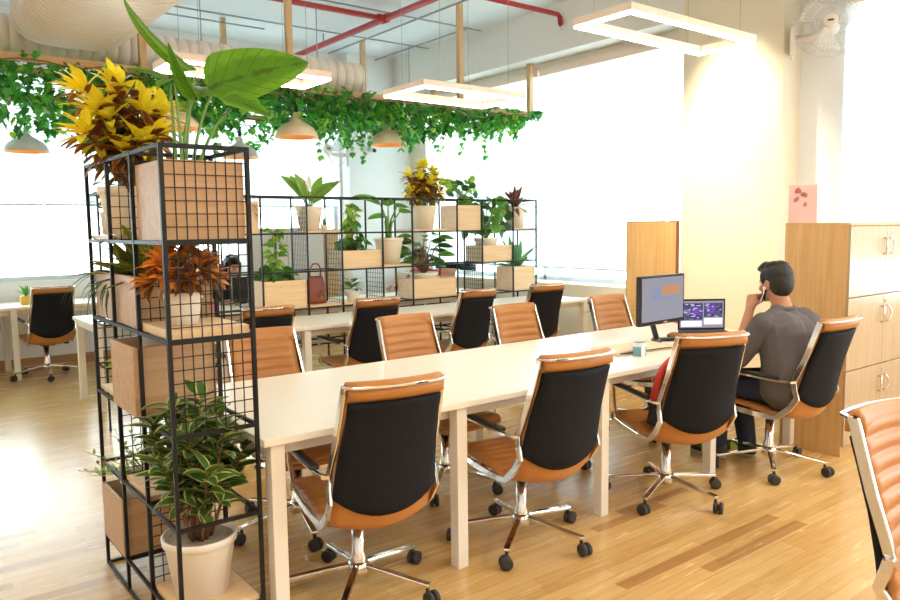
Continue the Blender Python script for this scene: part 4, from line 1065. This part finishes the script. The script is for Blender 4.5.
wall_fan('large white wall fan at top right beside the cream column', (6.25, 3.03, 3.10), R(-62), -1)
wall_fan('white wall fan on the rear wall, partly behind hanging ivy', (5.14, 9.33, 2.60), R(-25), 1)
t = thing('security_camera', 'small white dome security camera on rear wall below the ivy', 'camera', (5.76, YR-.22, 2.62))
MB().lathe([(.05, -.03), (.05, 0)], 16, axis='Y').build('mount', M['white_plastic'], t)
MB().tube([(0, -.03, 0), (0, -.12, -.02)], .035, 14).build('body', M['white_plastic'], t); MB().ball((.01, -.135, -.025), .028).build('lens', M['plastic'], t)

# ------------------------------------------------------------------ cabinets
def cabinet(label, x0, x1, y0, y1, doors_front, h=1.50):
    t = thing('storage_cabinet', label, 'cabinet', ((x0+x1)/2, (y0+y1)/2, 0)); a, b_ = (x1-x0)/2, (y1-y0)/2; f = -1 if doors_front else 1
    b = MB(); b.box(-a, -a+.018, -b_, b_, 0, h-.02).box(a-.018, a, -b_, b_, 0, h-.02).box(-a+.018, a-.018, -b_+.02, b_-.02, .06, h-.02); b.build('carcass', M['cabwood'], t, bevel=.001)
    MB().box(-a-.002, a+.002, -b_-.016 if f < 0 else -b_, b_ if f < 0 else b_+.016, h-.02, h).build('top_panel', M['cabwood'], t, bevel=.001)
    MB().box(-a+.018, a-.018, -b_+.022, b_-.022, 0, .06).build('plinth', M['cabwood'], t)
    lv = [.065, .555, 1.025, h-.022]
    for z0, z1 in zip(lv, lv[1:]):
        for s in (-1, 1):
            xa, xb = (-a+.001, -.002) if s < 0 else (.002, a-.001)
            dr = MB().box(xa, xb, min(f*b_, f*(b_+.016)), max(f*b_, f*(b_+.016)), z0+.003, z1-.003).build('door', M['cabdoor'], t, bevel=.001)
            hx = s*.035; zc = z1-.135
            yb = f*(b_+.016)
            MB().tube([(hx, yb, zc-.052), (hx, yb+f*.022, zc-.05), (hx+s*.016, yb+f*.028, zc-.025), (hx+s*.022, yb+f*.03, zc), (hx+s*.016, yb+f*.028, zc+.025), (hx, yb+f*.022, zc+.05), (hx, yb, zc+.052)], .0065, 8).build('handle', M['chrome'], dr)
            if s > 0: MB().lathe([(.009, 0), (.009, f*.006)], 12, (.02, yb, z1-.05), axis='Y').build('lock', M['chrome'], dr)
    return t
cabinet('tall wooden storage cabinet with pale doors at right behind the man', 4.85, 5.87, 2.192, 2.60, True)
t = thing('wood_panel', 'tall narrow wooden panel standing left of the cream column behind the monitor', 'panel', (6.165, 4.675, 0))
MB().box(-.02, .02, -.296, .296, 0, 1.53).build('board', M['cabwood'], t); MB().box(-.022, .022, -.304, -.296, 0, 1.53).box(-.022, .022, .296, .300, 0, 1.53).box(-.022, .022, -.296, .296, 1.53, 1.536).build('edge_band', M['brownobj'], t)
# rear cupboards seen through the shelving
t = thing('rear_cupboard', 'grey white cupboard by the rear window seen through the shelving', 'cupboard', (4.32, 9.2, 0))
MB().box(-.52, .52, -.2, .2, 0, 1.52).build('carcass', M['cabgrey'], t, bevel=.003)
for s in (-1, 1):
    dd = MB().box(-.515 if s < 0 else .003, -.003 if s < 0 else .515, -.218, -.2, .06, 1.50).build('door', M['cabgrey'], t, bevel=.002); MB().box(s*.04-.006, s*.04+.006, -.232, -.218, .75, .9).build('handle', M['chrome'], dd)
t = thing('wooden_locker', 'narrow wooden locker beside the grey cupboard behind the shelving', 'locker', (4.95, 9.2, 0))
MB().box(-.1, .1, -.2, .2, 0, 1.50).build('carcass', M['cabwood'], t, bevel=.002); MB().box(-.095, .095, -.216, -.2, .05, 1.48).build('door', M['cabwood'], t)
# picture calendar on the cabinet
t = thing('tent_calendar', 'pale pink tent calendar standing on top of the tall cabinet', 'calendar', (4.93, 2.53, 1.5005), R(-62))
def quad(a, b_, c, d_, th, mat, name):
    m_ = MB(); n = (Vector(b_)-Vector(a)).cross(Vector(d_)-Vector(a)).normalized()*th
    P_ = [Vector(q) for q in (a, b_, c, d_)]; k = m_.add(*P_, *[q-n for q in P_])
    for q in ((0,1,2,3),(7,6,5,4),(0,4,5,1),(1,5,6,2),(2,6,7,3),(3,7,4,0)): m_.face([k+i for i in q])
    return m_.build(name, mat, t)
quad((-.085, -.06, 0), (.085, -.06, 0), (.085, 0, .25), (-.085, 0, .25), .003, M['calpink'], 'front_page')
quad((.085, .07, 0), (-.085, .07, 0), (-.085, .004, .25), (.085, .004, .25), .003, M['brownobj'], 'rear_page')
quad((-.075, -.0575, .008), (.07, -.0575, .008), (.07, -.043, .07), (-.075, -.043, .07), .004, M['calyellow'], 'date_panel')
rr = random.Random(12)
for k in range(9):
    x = rr.uniform(-.05, .04); z = rr.uniform(.09, .22); y = -.06+.06*z/.25
    quad((x-.008, y-.0025, z), (x+.012, y-.0025, z), (x+.016, y+.0035, z+.025), (x-.004, y+.0035, z+.025), .001, M['calred'], 'print_mark')

# ------------------------------------------------------------------ desk items
def screen(parent, x0, x1, z0, z1, y, blocks, base, rows=()):
    sc = MB(); sc.box(x0, x1, y-.001, y, z0, z1)
    rr = random.Random(77)
    for (u0, u1, v0, v1) in rows:                      # rows of small coloured dashes on the screen
        v = v0
        while v < v1:
            u = u0+rr.uniform(0, .1)
            while u < u1-.06:
                wd = min(u1-u, rr.uniform(.03, .1)); sc.box(x0+(x1-x0)*u, x0+(x1-x0)*(u+wd), y-.0027, y-.0008, z0+(z1-z0)*v, z0+(z1-z0)*v+.003, rr.choice((1, 1, 0, 2))); u += wd+rr.uniform(.03, .12)
            v += .05
    sc.build('screen', [base, M['screen_purple'], M['screen_white']], parent)
    for (u0, u1, v0, v1, m_) in blocks:
        MB().box(x0+(x1-x0)*u0, x0+(x1-x0)*u1, y-.0018, y-.001, z0+(z1-z0)*v0, z0+(z1-z0)*v1).build('screen_window', M[m_], parent)
t = thing('desktop_monitor', 'black desktop monitor with grey screen on the shared desk', 'monitor', (4.02, 2.96, .7505), R(3))
MB().box(-.245, .245, -.004, .03, .115, .43).build('case', M['plastic'], t, bevel=.004)
screen(t, -.230, .230, .14, .415, -.0042, [(.25, .42, .52, .74, 'screen_blue'), (.47, .90, .58, .80, 'screen_brown'), (.47, .8, .5, .55, 'screen_blue')], M['screen_grey'])
MB().box(.01, .05, -.0055, -.004, .122, .130).build('brand_plate', M['fanwire'], t)
MB().bar((0, .03, .22), (-.02, .06, .10), .06, .03).bar((-.02, .06, .11), (0, .04, .01), .05, .03).build('neck', M['plastic'], t, bevel=.004)
MB().bar((-.03, .03, .012), (.20, -.10, .012), .05, .022).bar((-.03, .03, .012), (-.14, -.06, .012), .05, .022).build('foot', M['plastic'], t, bevel=.004)
t = thing('laptop', 'black laptop with dark purple screen in front of the man', 'laptop', (4.545, 3.02, .7505), R(-36))
MB().box(-.165, .165, -.23, 0, .0, .018).build('keyboard_base', M['plastic'], t, bevel=.003)
lid = MB().box(-.165, .165, .0, .010, .018, .235).build('lid', M['plastic'], t, bevel=.003)
screen(t, -.153, .153, .035, .222, -.0005, [(.03, .52, .30, .92, 'screen_dark'), (.55, .97, .40, .92, 'screen_dark'), (.28, .48, .45, .80, 'screen_purple'), (.60, .80, .55, .85, 'screen_purple'), (.06, .24, .5, .7, 'screen_blue'), (.55, .97, .12, .36, 'screen_white'), (.03, .5, .05, .26, 'screen_white')], M['screen_grey'], ((.03, .52, .32, .92), (.55, .97, .42, .92)))
b = MB()
for i in range(5):
    for j in range(12): b.box(-.148+j*.0248, -.148+j*.0248+.020, -.125+i*.021, -.125+i*.021+.017, .018, .0205)
b.build('keys', M['rubber'], t)
t = thing('laptop_sleeve', 'flat beige laptop sleeve lying on the shared desk behind the mug', 'sleeve', (3.60, 2.86, .7505), R(-6))
MB().box(-.23, .25, -.10, .12, 0, .026).build('body', M['kraft'], t, bevel=.010); MB().box(-.2, .22, -.103, -.1, .010, .016).build('zip', M['plastic'], t)
t = thing('mug', 'blue and white mug on the shared desk beside the beige sleeve', 'mug', (3.485, 2.72, .7505))
MB().lathe([(.03, 0), (.036, .004), (.038, .045), (.038, .075), (.0345, .075), (.0345, .008), (.001, .006)], 24, caps=False).build('cup', M['mugblue'], t)
MB().lathe([(.0385, .055), (.0387, .076), (.0345, .077)], 24, caps=False).build('white_band', M['white_plastic'], t)
MB().box(-.030, -.004, -.040, -.034, .0, .075).build('white_stripe', M['white_plastic'], t)
b = MB().tube([(.036, 0, .02), (.055, 0, .025), (.06, 0, .04), (.055, 0, .055), (.036, 0, .06)], .005, 8); b.build('handle', M['mugblue'], t)
for i, (x, y, a, l) in enumerate(((3.62, 3.02, 12, 'loose white paper sheet left of the monitor foot'), (3.44, 2.93, -20, 'white paper sheet on the desk left of the beige sleeve'))):
    o = MB().box(-.105, .105, -.148, .148, 0, .0015).build('paper_sheet', M['paper'], loc=(x, y, .7505)); o.rotation_euler = (0, 0, R(a)); tag(o, l, 'paper', 'papers on the desk')
b = MB(); b.ball((0, 0, .022), (.055, .035, .022)); o = b.build('brown_case', M['brownobj'], loc=(4.17, 2.98, .7505)); tag(o, 'small brown leather case on the desk right of the monitor foot', 'case')
# backpack on the third chair
t = thing('backpack', 'red and black backpack on the seat of the third near chair', 'bag', (3.36, 2.40, .445), R(-15))
b = MB(); P_ = []
for i in range(13):
    f = i/12; z = .40*f; wx = .15*(.94+.06*math.sin(PI*f))*(1 if f < .7 else math.sqrt(max(.05, 1-((f-.7)/.32)**2))); dy = .085*(1-.45*f**2)
    P_.append([(wx*abs(math.cos(q))**.6*(1 if math.cos(q) > 0 else -1), dy*abs(math.sin(q))**.7*(1 if math.sin(q) > 0 else -1)-.13*f, z) for q in [2*PI*k/24 for k in range(24)]])
base = b.add(*[p for r_ in P_ for p in r_])
for i in range(12):
    for k in range(24): b.face((base+i*24+k, base+i*24+(k+1) % 24, base+(i+1)*24+(k+1) % 24, base+(i+1)*24+k), 0, smooth=True)
b.face([base+k for k in range(24)][::-1]); b.face([base+288+k for k in range(24)])
b.build('body', M['bagblack'], t)
F_, B_ = [], []
for i in range(9):
    f = .34+.60*i/8; z = .40*f; wx = .15*(.94+.06*math.sin(PI*f))*(1 if f < .7 else math.sqrt(max(.05, 1-((f-.7)/.32)**2))); dy = .085*(1-.45*f**2)
    r1, r2 = [], []
    for k in range(7):
        q = PI-.9+1.5*k/6-.5; c_, s__ = math.cos(q), math.sin(q)
        x = wx*abs(c_)**.6*(1 if c_ > 0 else -1); y = dy*abs(s__)**.7*(1 if s__ > 0 else -1)-.13*f
        r1.append((x*1.06, y+.002+.010*s__, z)); r2.append((x*.98, y-.002*s__, z))
    F_.append(r1); B_.append(r2)
b = MB(); b.slab(F_, B_); b.build('red_panel', M['bagred'], t)
MB().strap([(.02, -.10, .385), (.02, -.11, .43), (.08, -.11, .43), (.08, -.10, .385)], .02, .006, (0, 1, 0)).build('grab_handle', M['bagblack'], t)
MB().strap([(-.10, .07, .06), (-.10, .082, .12), (.10, .082, .12), (.10, .07, .06)], .10, .02, (0, 0, 1)).build('front_pocket', M['bagblack'], t)
# handbag in the shelving
t = thing('handbag', 'russet red handbag with loop handle in the bottom row of the shelving', 'handbag', (3.20, 6.12, TZ[2]+w2/2+.0185))
b = MB(); F_, B_ = [], []
for i in range(9):
    f = i/8; hw = .105*(1-.35*f**3); F_.append([(-hw+2*hw*j/6, -.05*(1-.7*f)*(1-((j-3)/3.4)**2)-.004, .25*f) for j in range(7)]); B_.append([(-hw+2*hw*j/6, .05*(1-.7*f)*(1-((j-3)/3.4)**2)+.004, .25*f) for j in range(7)])
b.slab(F_, B_); b.build('body', M['handbag'], t)
MB().tube([(-.05, 0, .24), (-.055, 0, .31), (-.02, 0, .36), (.03, 0, .36), (.06, 0, .31), (.05, 0, .24)], .007, 8).build('handle', M['handbag'], t)
b = MB(); rosette(b, (.02, -.058, .09), (0, -1, .1), 9, .045, .02, .9, 1.4, [0], random.Random(4)); b.build('leaf_charm', M['lf_olive'], t)
# far monitors, boxes
t = thing('desktop_monitor', 'back of a black monitor on the rear desk in front of the person in black', 'monitor', (2.95, 6.95, .7505), R(2))
MB().box(-.20, .20, 0, .035, .05, .30).build('case', M['plastic'], t, bevel=.005); MB().box(-.03, .03, -.02, .01, 0, .12).build('neck', M['plastic'], t); MB().box(-.11, .11, -.07, .08, 0, .012).build('foot', M['plastic'], t)
t = thing('carton', 'orange and pink carton on the bottom shelf right of the red anthurium', 'box', (2.17, 6.12, TZ[2]+w2/2+.0185), R(10))
MB().box(-.09, .09, -.05, .05, 0, .06).build('lower_box', M['pink'], t, bevel=.004); MB().box(-.08, .07, -.045, .045, .0605, .11).build('lid', M['orangeobj'], t, bevel=.004)

# ------------------------------------------------------------------ people
def skin_mesh(b, name, mats, parent, vox=.007, smooth=5):
    o = b.build(name, mats, parent)
    m_ = o.modifiers.new('remesh', 'REMESH'); m_.mode = 'VOXEL'; m_.voxel_size = vox; m_.use_smooth_shade = True
    s2 = o.modifiers.new('smooth', 'SMOOTH'); s2.factor = .5; s2.iterations = smooth
    return o
def chain(b, *pr, n=14):
    for (p0, r0), (p1, r1) in zip(pr, pr[1:]): b.capsule(p0, r0, p1, r1, n)
def person(label, loc, rz, pose, cloth, trousers, vox=.008, beard=False, longhair=False, slim=1.0, size=1.0):
    t = thing('person', label, 'person', loc, rz)
    V = Vector; g = lambda k: V(pose[k])
    hip, waist, chest, neck, head = g('hip'), g('waist'), g('chest'), g('neck'), g('head')
    hq = Quaternion((0, 0, 1), pose.get('turn', 0)) @ Quaternion((1, 0, 0), pose.get('nod', 0))
    HD = lambda x, y, z: head+hq @ V((x, y, z))
    b = MB(); sh = {s: g('sh'+s) for s in 'LR'}; el = {s: g('el'+s) for s in 'LR'}; wr = {s: g('wr'+s) for s in 'LR'}
    kn = {s: g('kn'+s) for s in 'LR'}; an = {s: g('an'+s) for s in 'LR'}
    # trunk
    def trunk(b, e):
        for dx, w_ in ((-.075, 1), (.075, 1)):
            b.capsule(hip+V((dx, 0, 0)), .105*slim+e, waist+V((dx*.9, 0, 0)), .098*slim+e); b.capsule(waist+V((dx*.9, 0, 0)), .098*slim+e, chest+V((dx*1.1, 0, 0)), .108*slim+e)
        b.capsule(chest+V((0, -.02, -.02)), .115*slim+e, chest*.45+neck*.55+V((0, -.012, -.02)), .082+e); b.capsule(waist+V((0, -.01, 0)), .105*slim+e, chest+V((0, -.02, 0)), .115*slim+e)
        for s in 'LR':
            b.capsule(chest+V(((-.10 if s == 'L' else .10), -.01, 0)), .10*slim+e, sh[s]*.6+neck*.4+V((0, -.01, -.05)), .075+e)
            b.capsule(chest+V(((-.08 if s == 'L' else .08), 0, .02)), .095*slim+e, sh[s]*.75+neck*.25+V((0, 0, -.045)), .062+e); b.capsule(sh[s]*.75+neck*.25+V((0, 0, -.04)), .062+e, sh[s], .060+e)
            b.capsule(neck+V((0, 0, -.03)), .052+e*.3, sh[s]*.8+neck*.2+V((0, 0, -.012)), .045+e)
    trunk(b, -.004)
    chain(b, (neck+V((0, -.005, -.04)), .062), (neck*.5+HD(0, -.02, -.07)*.5, .055), (HD(0, -.015, -.05), .056))
    for s in 'LR':
        chain(b, (sh[s], .052), (sh[s].lerp(el[s], .4), .047), (el[s], .038)); chain(b, (el[s], .039), (el[s].lerp(wr[s], .3), .040), (wr[s], .026))
        sx = -1 if s == 'L' else 1
        chain(b, (hip+V((sx*.09, .02, -.01)), .092), (kn[s], .056)); chain(b, (kn[s], .055), (kn[s].lerp(an[s], .35), .054), (an[s], .036)); b.capsule(an[s], .036, an[s]+V((0, .12, -.045)), .028)
        # hand: palm, four fingers curled in two bends, thumb from the side
        fw, pn = V(pose['hf'+s]).normalized(), V(pose['hp'+s]).normalized(); sd = fw.cross(pn).normalized()*(1 if s == 'L' else -1)
        w0 = wr[s]
        for k in range(4):
            off = (k-1.5)*.019; b.capsule(w0+sd*off*.6, .017, w0+fw*.080+sd*off, .0135)
            L1, L2, L3 = [(.036, .024, .018), (.042, .028, .020), (.040, .026, .019), (.030, .020, .016)][k]
            c = pose.get('curl'+s, .8); p = w0+fw*.084+sd*off; d_ = fw
            for L_, rr_, cc in ((L1, .0095, c*1.1), (L2, .0088, c*1.3), (L3, .008, c*.8)):
                d_ = Quaternion(sd*(1 if s == 'L' else -1), -cc) @ d_ if False else (d_*math.cos(cc)+pn*math.sin(cc)).normalized() if rr_ == .0095 else (d_*math.cos(cc)+(pn*fw.dot(d_)-fw*pn.dot(d_))*math.sin(cc)).normalized()
                q = p+d_*L_; b.capsule(p, rr_, q, rr_*.94, 10); p = q
        tb_ = w0+fw*.025-sd*.030; b.capsule(w0+fw*.01-sd*.012, .016, tb_, .0145); t2 = tb_+(fw*.6-sd*.5+pn*.5).normalized()*.036; b.capsule(tb_, .0115, t2, .0105); b.capsule(t2, .0105, t2+(fw*.8+pn*.6+sd*.1).normalized()*.028, .009)
    # head
    def el_(c, r, n=20, m=14):
        k = len(b.v); b.ball((0, 0, 0), r, n, m)
        for i in range(k, len(b.v)): b.v[i] = tuple(HD(*(Vector(b.v[i])+Vector(c))))
    el_((0, -.012, .035), (.074, .094, .085)); el_((0, .012, -.03), (.062, .075, .078)); el_((0, .052, -.075), (.036, .033, .030))
    b.capsule(HD(0, .088, .005), .008, HD(0, .106, -.030), .0125); el_((-.012, .094, -.034), (.009, .010, .008)); el_((.012, .094, -.034), (.009, .010, .008))
    for sx in (-1, 1):
        el_((sx*.074, -.008, -.005), (.009, .020, .032)); el_((sx*.071, .004, -.02), (.010, .012, .014)); el_((sx*.036, .060, -.022), (.024, .020, .020)); b.capsule(HD(sx*.016, .082, .026), .007, HD(sx*.048, .070, .024), .006)
    el_((0, .084, -.060), (.022, .011, .008))
    skin_mesh(b, 'body', M['skin'], t, vox, 4)
    ee = MB(); ii = MB(); lp = MB()
    for sx in (-1, 1):
        ee.ball(HD(sx*.031, .071, .008), .0115, 12, 8); ii.ball(HD(sx*.031, .0785, .008), .0056, 10, 6)
    ee.build('eyes', M['eye'], t); ii.build('irises', M['iris'], t)
    lp.capsule(HD(-.018, .089, -.057), .0045, HD(0, .096, -.056), .005, 8); lp.capsule(HD(.018, .089, -.057), .0045, HD(0, .096, -.056), .005, 8); lp.build('lips', M['lip'], t)
    # hair
    b = MB(); k = 0
    def hel(c, r):
        k = len(b.v); b.ball((0, 0, 0), r, 20, 14)
        for i in range(k, len(b.v)): b.v[i] = tuple(HD(*(Vector(b.v[i])+Vector(c))))
    hel((0, -.022, .055), (.084, .098, .082)); hel((0, -.050, .01), (.078, .070, .095)); hel((0, .035, .105), (.062, .055, .034)); hel((-.012, .070, .098), (.04, .028, .022))
    for sx in (-1, 1): hel((sx*.068, .018, .045), (.016, .026, .045))
    rh = random.Random(3)
    for q in range(26):
        a = rh.uniform(0, 6.28); hel((.05*math.cos(a), -.01+.06*math.sin(a), .118+rh.uniform(-.012, .008)), (.022, .022, .016))
    if longhair:
        for sx in (-1, 0, 1): b.capsule(HD(sx*.055, -.05, .02), .05, HD(sx*.075, -.06, -.17), .035)
        for sx in (-1, 1): b.capsule(HD(sx*.074, .02, .05), .022, HD(sx*.085, .0, -.15), .025)
    skin_mesh(b, 'hair', M['hair'], t, vox*.9, 2)
    if beard:
        b = MB()
        for sx in (-1, 1): b.capsule(HD(sx*.064, .018, -.035), .012, HD(sx*.05, .048, -.075), .014); b.capsule(HD(sx*.05, .048, -.075), .014, HD(0, .075, -.088), .017)
        skin_mesh(b, 'beard', M['hair'], t, vox*.7, 2)
    # shirt
    b = MB(); trunk(b, .012)
    for dx in (-.095, .095):
        b.capsule(hip+V((dx, .01, 0)), .122*slim, waist+V((dx*1.05, -.005, 0)), .122*slim); b.capsule(waist+V((dx*1.05, -.005, 0)), .122*slim, chest+V((dx*1.1, -.02, .02)), .118*slim)
    b.capsule(hip+V((-.08, 0, -.03)), .118*slim, hip+V((.08, 0, -.03)), .118*slim)
    sl = pose.get('sleeve', .98)
    for s in 'LR':
        e2 = sh[s].lerp(el[s], sl); chain(b, (sh[s], .068), (sh[s].lerp(el[s], .5), .070), (e2, .064))
    skin_mesh(b, 'shirt', cloth, t, vox, 3)
    b = MB(); b.lathe([(.062, 0), (.074, .0), (.071, .024), (.064, .028)], 24, c=(neck.x, neck.y-.006, neck.z-.030)); b.build('collar', cloth, t)
    # trousers and shoes
    b = MB(); b.capsule(hip+V((-.08, 0, -.03)), .112*slim, hip+V((.08, 0, -.03)), .112*slim)
    for s in 'LR':
        sx = -1 if s == 'L' else 1
        chain(b, (hip+V((sx*.09, .02, -.01)), .106), (kn[s], .074)); chain(b, (kn[s], .074), (kn[s].lerp(an[s], .4), .068), (an[s]+V((0, 0, .01)), .058))
    skin_mesh(b, 'trousers', trousers, t, vox, 3)
    for s in 'LR':
        a = an[s]; b = MB()
        b.capsule((a.x, a.y-.03, .045), .038, (a.x, a.y+.07, .045), .042); b.capsule((a.x, a.y+.07, .043), .042, (a.x, a.y+.17, .036), .034); b.capsule((a.x, a.y-.02, .07), .045, (a.x, a.y+.05, .075), .040)
        so = skin_mesh(b, 'shoe', M['shoe'], t, vox, 3)
        q = MB(); q.capsule((a.x, a.y-.03, .018), .0175, (a.x, a.y+.175, .018), .0175); P_ = []
        q = MB()
        ring = [(a.x+.045*math.cos(u)*(1 if math.sin(u) < 0 else 1.05), a.y+.07+.135*math.sin(u)) for u in [2*PI*k/24 for k in range(24)]]
        n = q.add(*[(x, y, .001) for x, y in ring], *[(x, y, .020) for x, y in ring])
        for k in range(24): q.face((n+k, n+(k+1) % 24, n+24+(k+1) % 24, n+24+k), smooth=True)
        q.face([n+k for k in range(24)][::-1]); q.face([n+24+k for k in range(24)]); q.build('sole', M['shoe_sole'], so)
        MB().strap([(a.x-.046, a.y+.06, .03), (a.x-.035, a.y+.07, .07), (a.x, a.y+.075, .088), (a.x+.035, a.y+.07, .07), (a.x+.046, a.y+.06, .03)], .05, .008, (0, 1, 0)).build('side_panel', M['shoelime'], so)
    return t, HD
POSE = dict(hip=(0, -.10, .545), waist=(0, -.105, .67), chest=(0, -.055, .83), neck=(0, -.01, 1.01), head=(0, .045, 1.135), turn=R(-10), nod=R(-6),
            shL=(-.205, -.02, .915), shR=(.205, -.02, .915), elL=(-.245, .12, .69), elR=(.25, .08, .70), wrL=(-.060, .165, .985), wrR=(.16, .34, .775),
            knL=(-.13, .34, .485), knR=(.13, .36, .485), anL=(-.08, .36, .085), anR=(.10, .27, .085),
            hfL=(.45, .1, .9), hpL=(.75, -.15, -.55), hfR=(-.2, 1, 0), hpR=(0, .1, -1), curlL=1.0, curlR=.35, sleeve=.95)
man, HD = person('man with black hair and grey shirt sitting at the desk, hand at chin', (4.32, 2.33, 0), R(-3), POSE, M['shirt'], M['jeans'], .0065, True, False, 1.16)
p_ = HD(-.082, .004, -.022)
t2 = thing('earphones', 'white earphone with thin cord hanging from the left ear of the man', 'earphones', (4.32, 2.33, 0), R(-3))
MB().ball(p_, .009, 10, 8).capsule(p_, .005, p_+Vector((0, .004, -.03)), .004, 8).build('earbud', M['white_plastic'], t2)
MB().tube([p_+Vector((0, .004, -.03)), p_+Vector((.006, .03, -.09)), p_+Vector((.02, .045, -.16)), p_+Vector((.04, .055, -.26))], .0022, 6).build('cord', M['white_plastic'], t2)
P2 = dict(POSE); P2.update(neck=(0, .02, .99), head=(0, .075, 1.105), turn=0, nod=R(-14), elL=(-.27, .12, .72), elR=(.27, .12, .72), wrL=(-.16, .36, .785), wrR=(.16, .36, .785),
          hfL=(.3, 1, 0), hpL=(0, 0, -1), hfR=(-.3, 1, 0), hpR=(0, 0, -1), curlL=.4, curlR=.4, anL=(-.1, .32, .085), anR=(.1, .32, .085))
person('person in black with long dark hair behind the wires of the tall rack', (3.0, 7.66, 0), R(182), P2, M['blackcloth'], M['jeans'], .012, False, True)
person('person in red with dark hair facing left behind the shelving, near the bowl pot', (5.56, 7.70, 0), R(95), P2, M['redcloth'], M['jeans'], .012, False, False)

# ------------------------------------------------------------------ light
wd = bpy.data.worlds.new('world'); scene.world = wd; wd.use_nodes = True
nt = wd.node_tree; bg = nt.nodes['Background']
bg.inputs[0].default_value = (.86, .97, 1.0, 1); bg.inputs[1].default_value = 4.2
def area(name, loc, size, energy, colr, rot=(0, 0, 0), portal=False):
    L_ = bpy.data.lights.new(name, 'AREA'); L_.shape = 'RECTANGLE'; L_.size, L_.size_y = size; L_.energy = energy; L_.color = colr
    o = bpy.data.objects.new(name, L_); col.objects.link(o); o.location = loc; o.rotation_euler = rot
    if portal: L_.cycles.is_portal = True
    return o
area('portal_rear', ((WX0+WX1)/2, YR+.28, (WZ0+WZ1)/2), (WX1-WX0, WZ1-WZ0), 1, (1, 1, 1), (R(-90), 0, 0), True)
area('portal_side', (XG+.2, 6.65, 2.1), (2.5, 4.5), 1, (1, 1, 1), (0, R(90), 0), True)
area('portal_side', (XG+.2, 0, 2.1), (2.5, 6.0), 1, (1, 1, 1), (0, R(90), 0), True)
WARM = (1, .82, .61)
for (x, y) in ((-1.6, 1.2), (.6, -.9), (4.0, -1.2), (5.2, .6), (-1.8, 4.6), (1.3, 1.3)):     # unseen area lights, added to fill the room with warm light
    area('added_fill', (x, y, 3.2), (1.2, .4), 14 if x < -1 or (x, y) == (1.3, 1.3) else 24 if x > 5 or y > .9 else 36, WARM)
sp = bpy.data.lights.new('column_spot', 'SPOT'); sp.energy = 230; sp.color = (1, .86, .60); sp.spot_size = R(52); sp.spot_blend = 1.0; sp.shadow_soft_size = .06
so = bpy.data.objects.new('column_spot', sp); col.objects.link(so); so.location = (5.35, 3.85, 3.85)
so.rotation_euler = (Vector((6.2, 3.84, 2.1))-Vector(so.location)).to_track_quat('-Z', 'Y').to_euler()

added_spot = bpy.data.lights.new('column_spot', 'SPOT'); added_spot.energy = 170; added_spot.color = (1, .86, .62); added_spot.spot_size = R(50); added_spot.spot_blend = .9; added_spot.shadow_soft_size = .08  # extra spot, added to brighten the wood panel and the lower column
added_spot_obj = bpy.data.objects.new('column_spot', added_spot); col.objects.link(added_spot_obj); added_spot_obj.location = (4.3, 4.7, 3.85)
added_spot_obj.rotation_euler = (Vector((6.16, 4.3, 1.1))-Vector(added_spot_obj.location)).to_track_quat('-Z', 'Y').to_euler()
vs = scene.view_settings
vs.view_transform = 'Standard'; vs.look = 'None'; vs.exposure = 1.22; vs.gamma = 1; vs.use_curve_mapping = False
scene.cycles.use_denoising = True
scene.cycles.max_bounces = 10; scene.cycles.transparent_max_bounces = 24; scene.cycles.diffuse_bounces = 5
scene.cycles.sample_clamp_indirect = 6
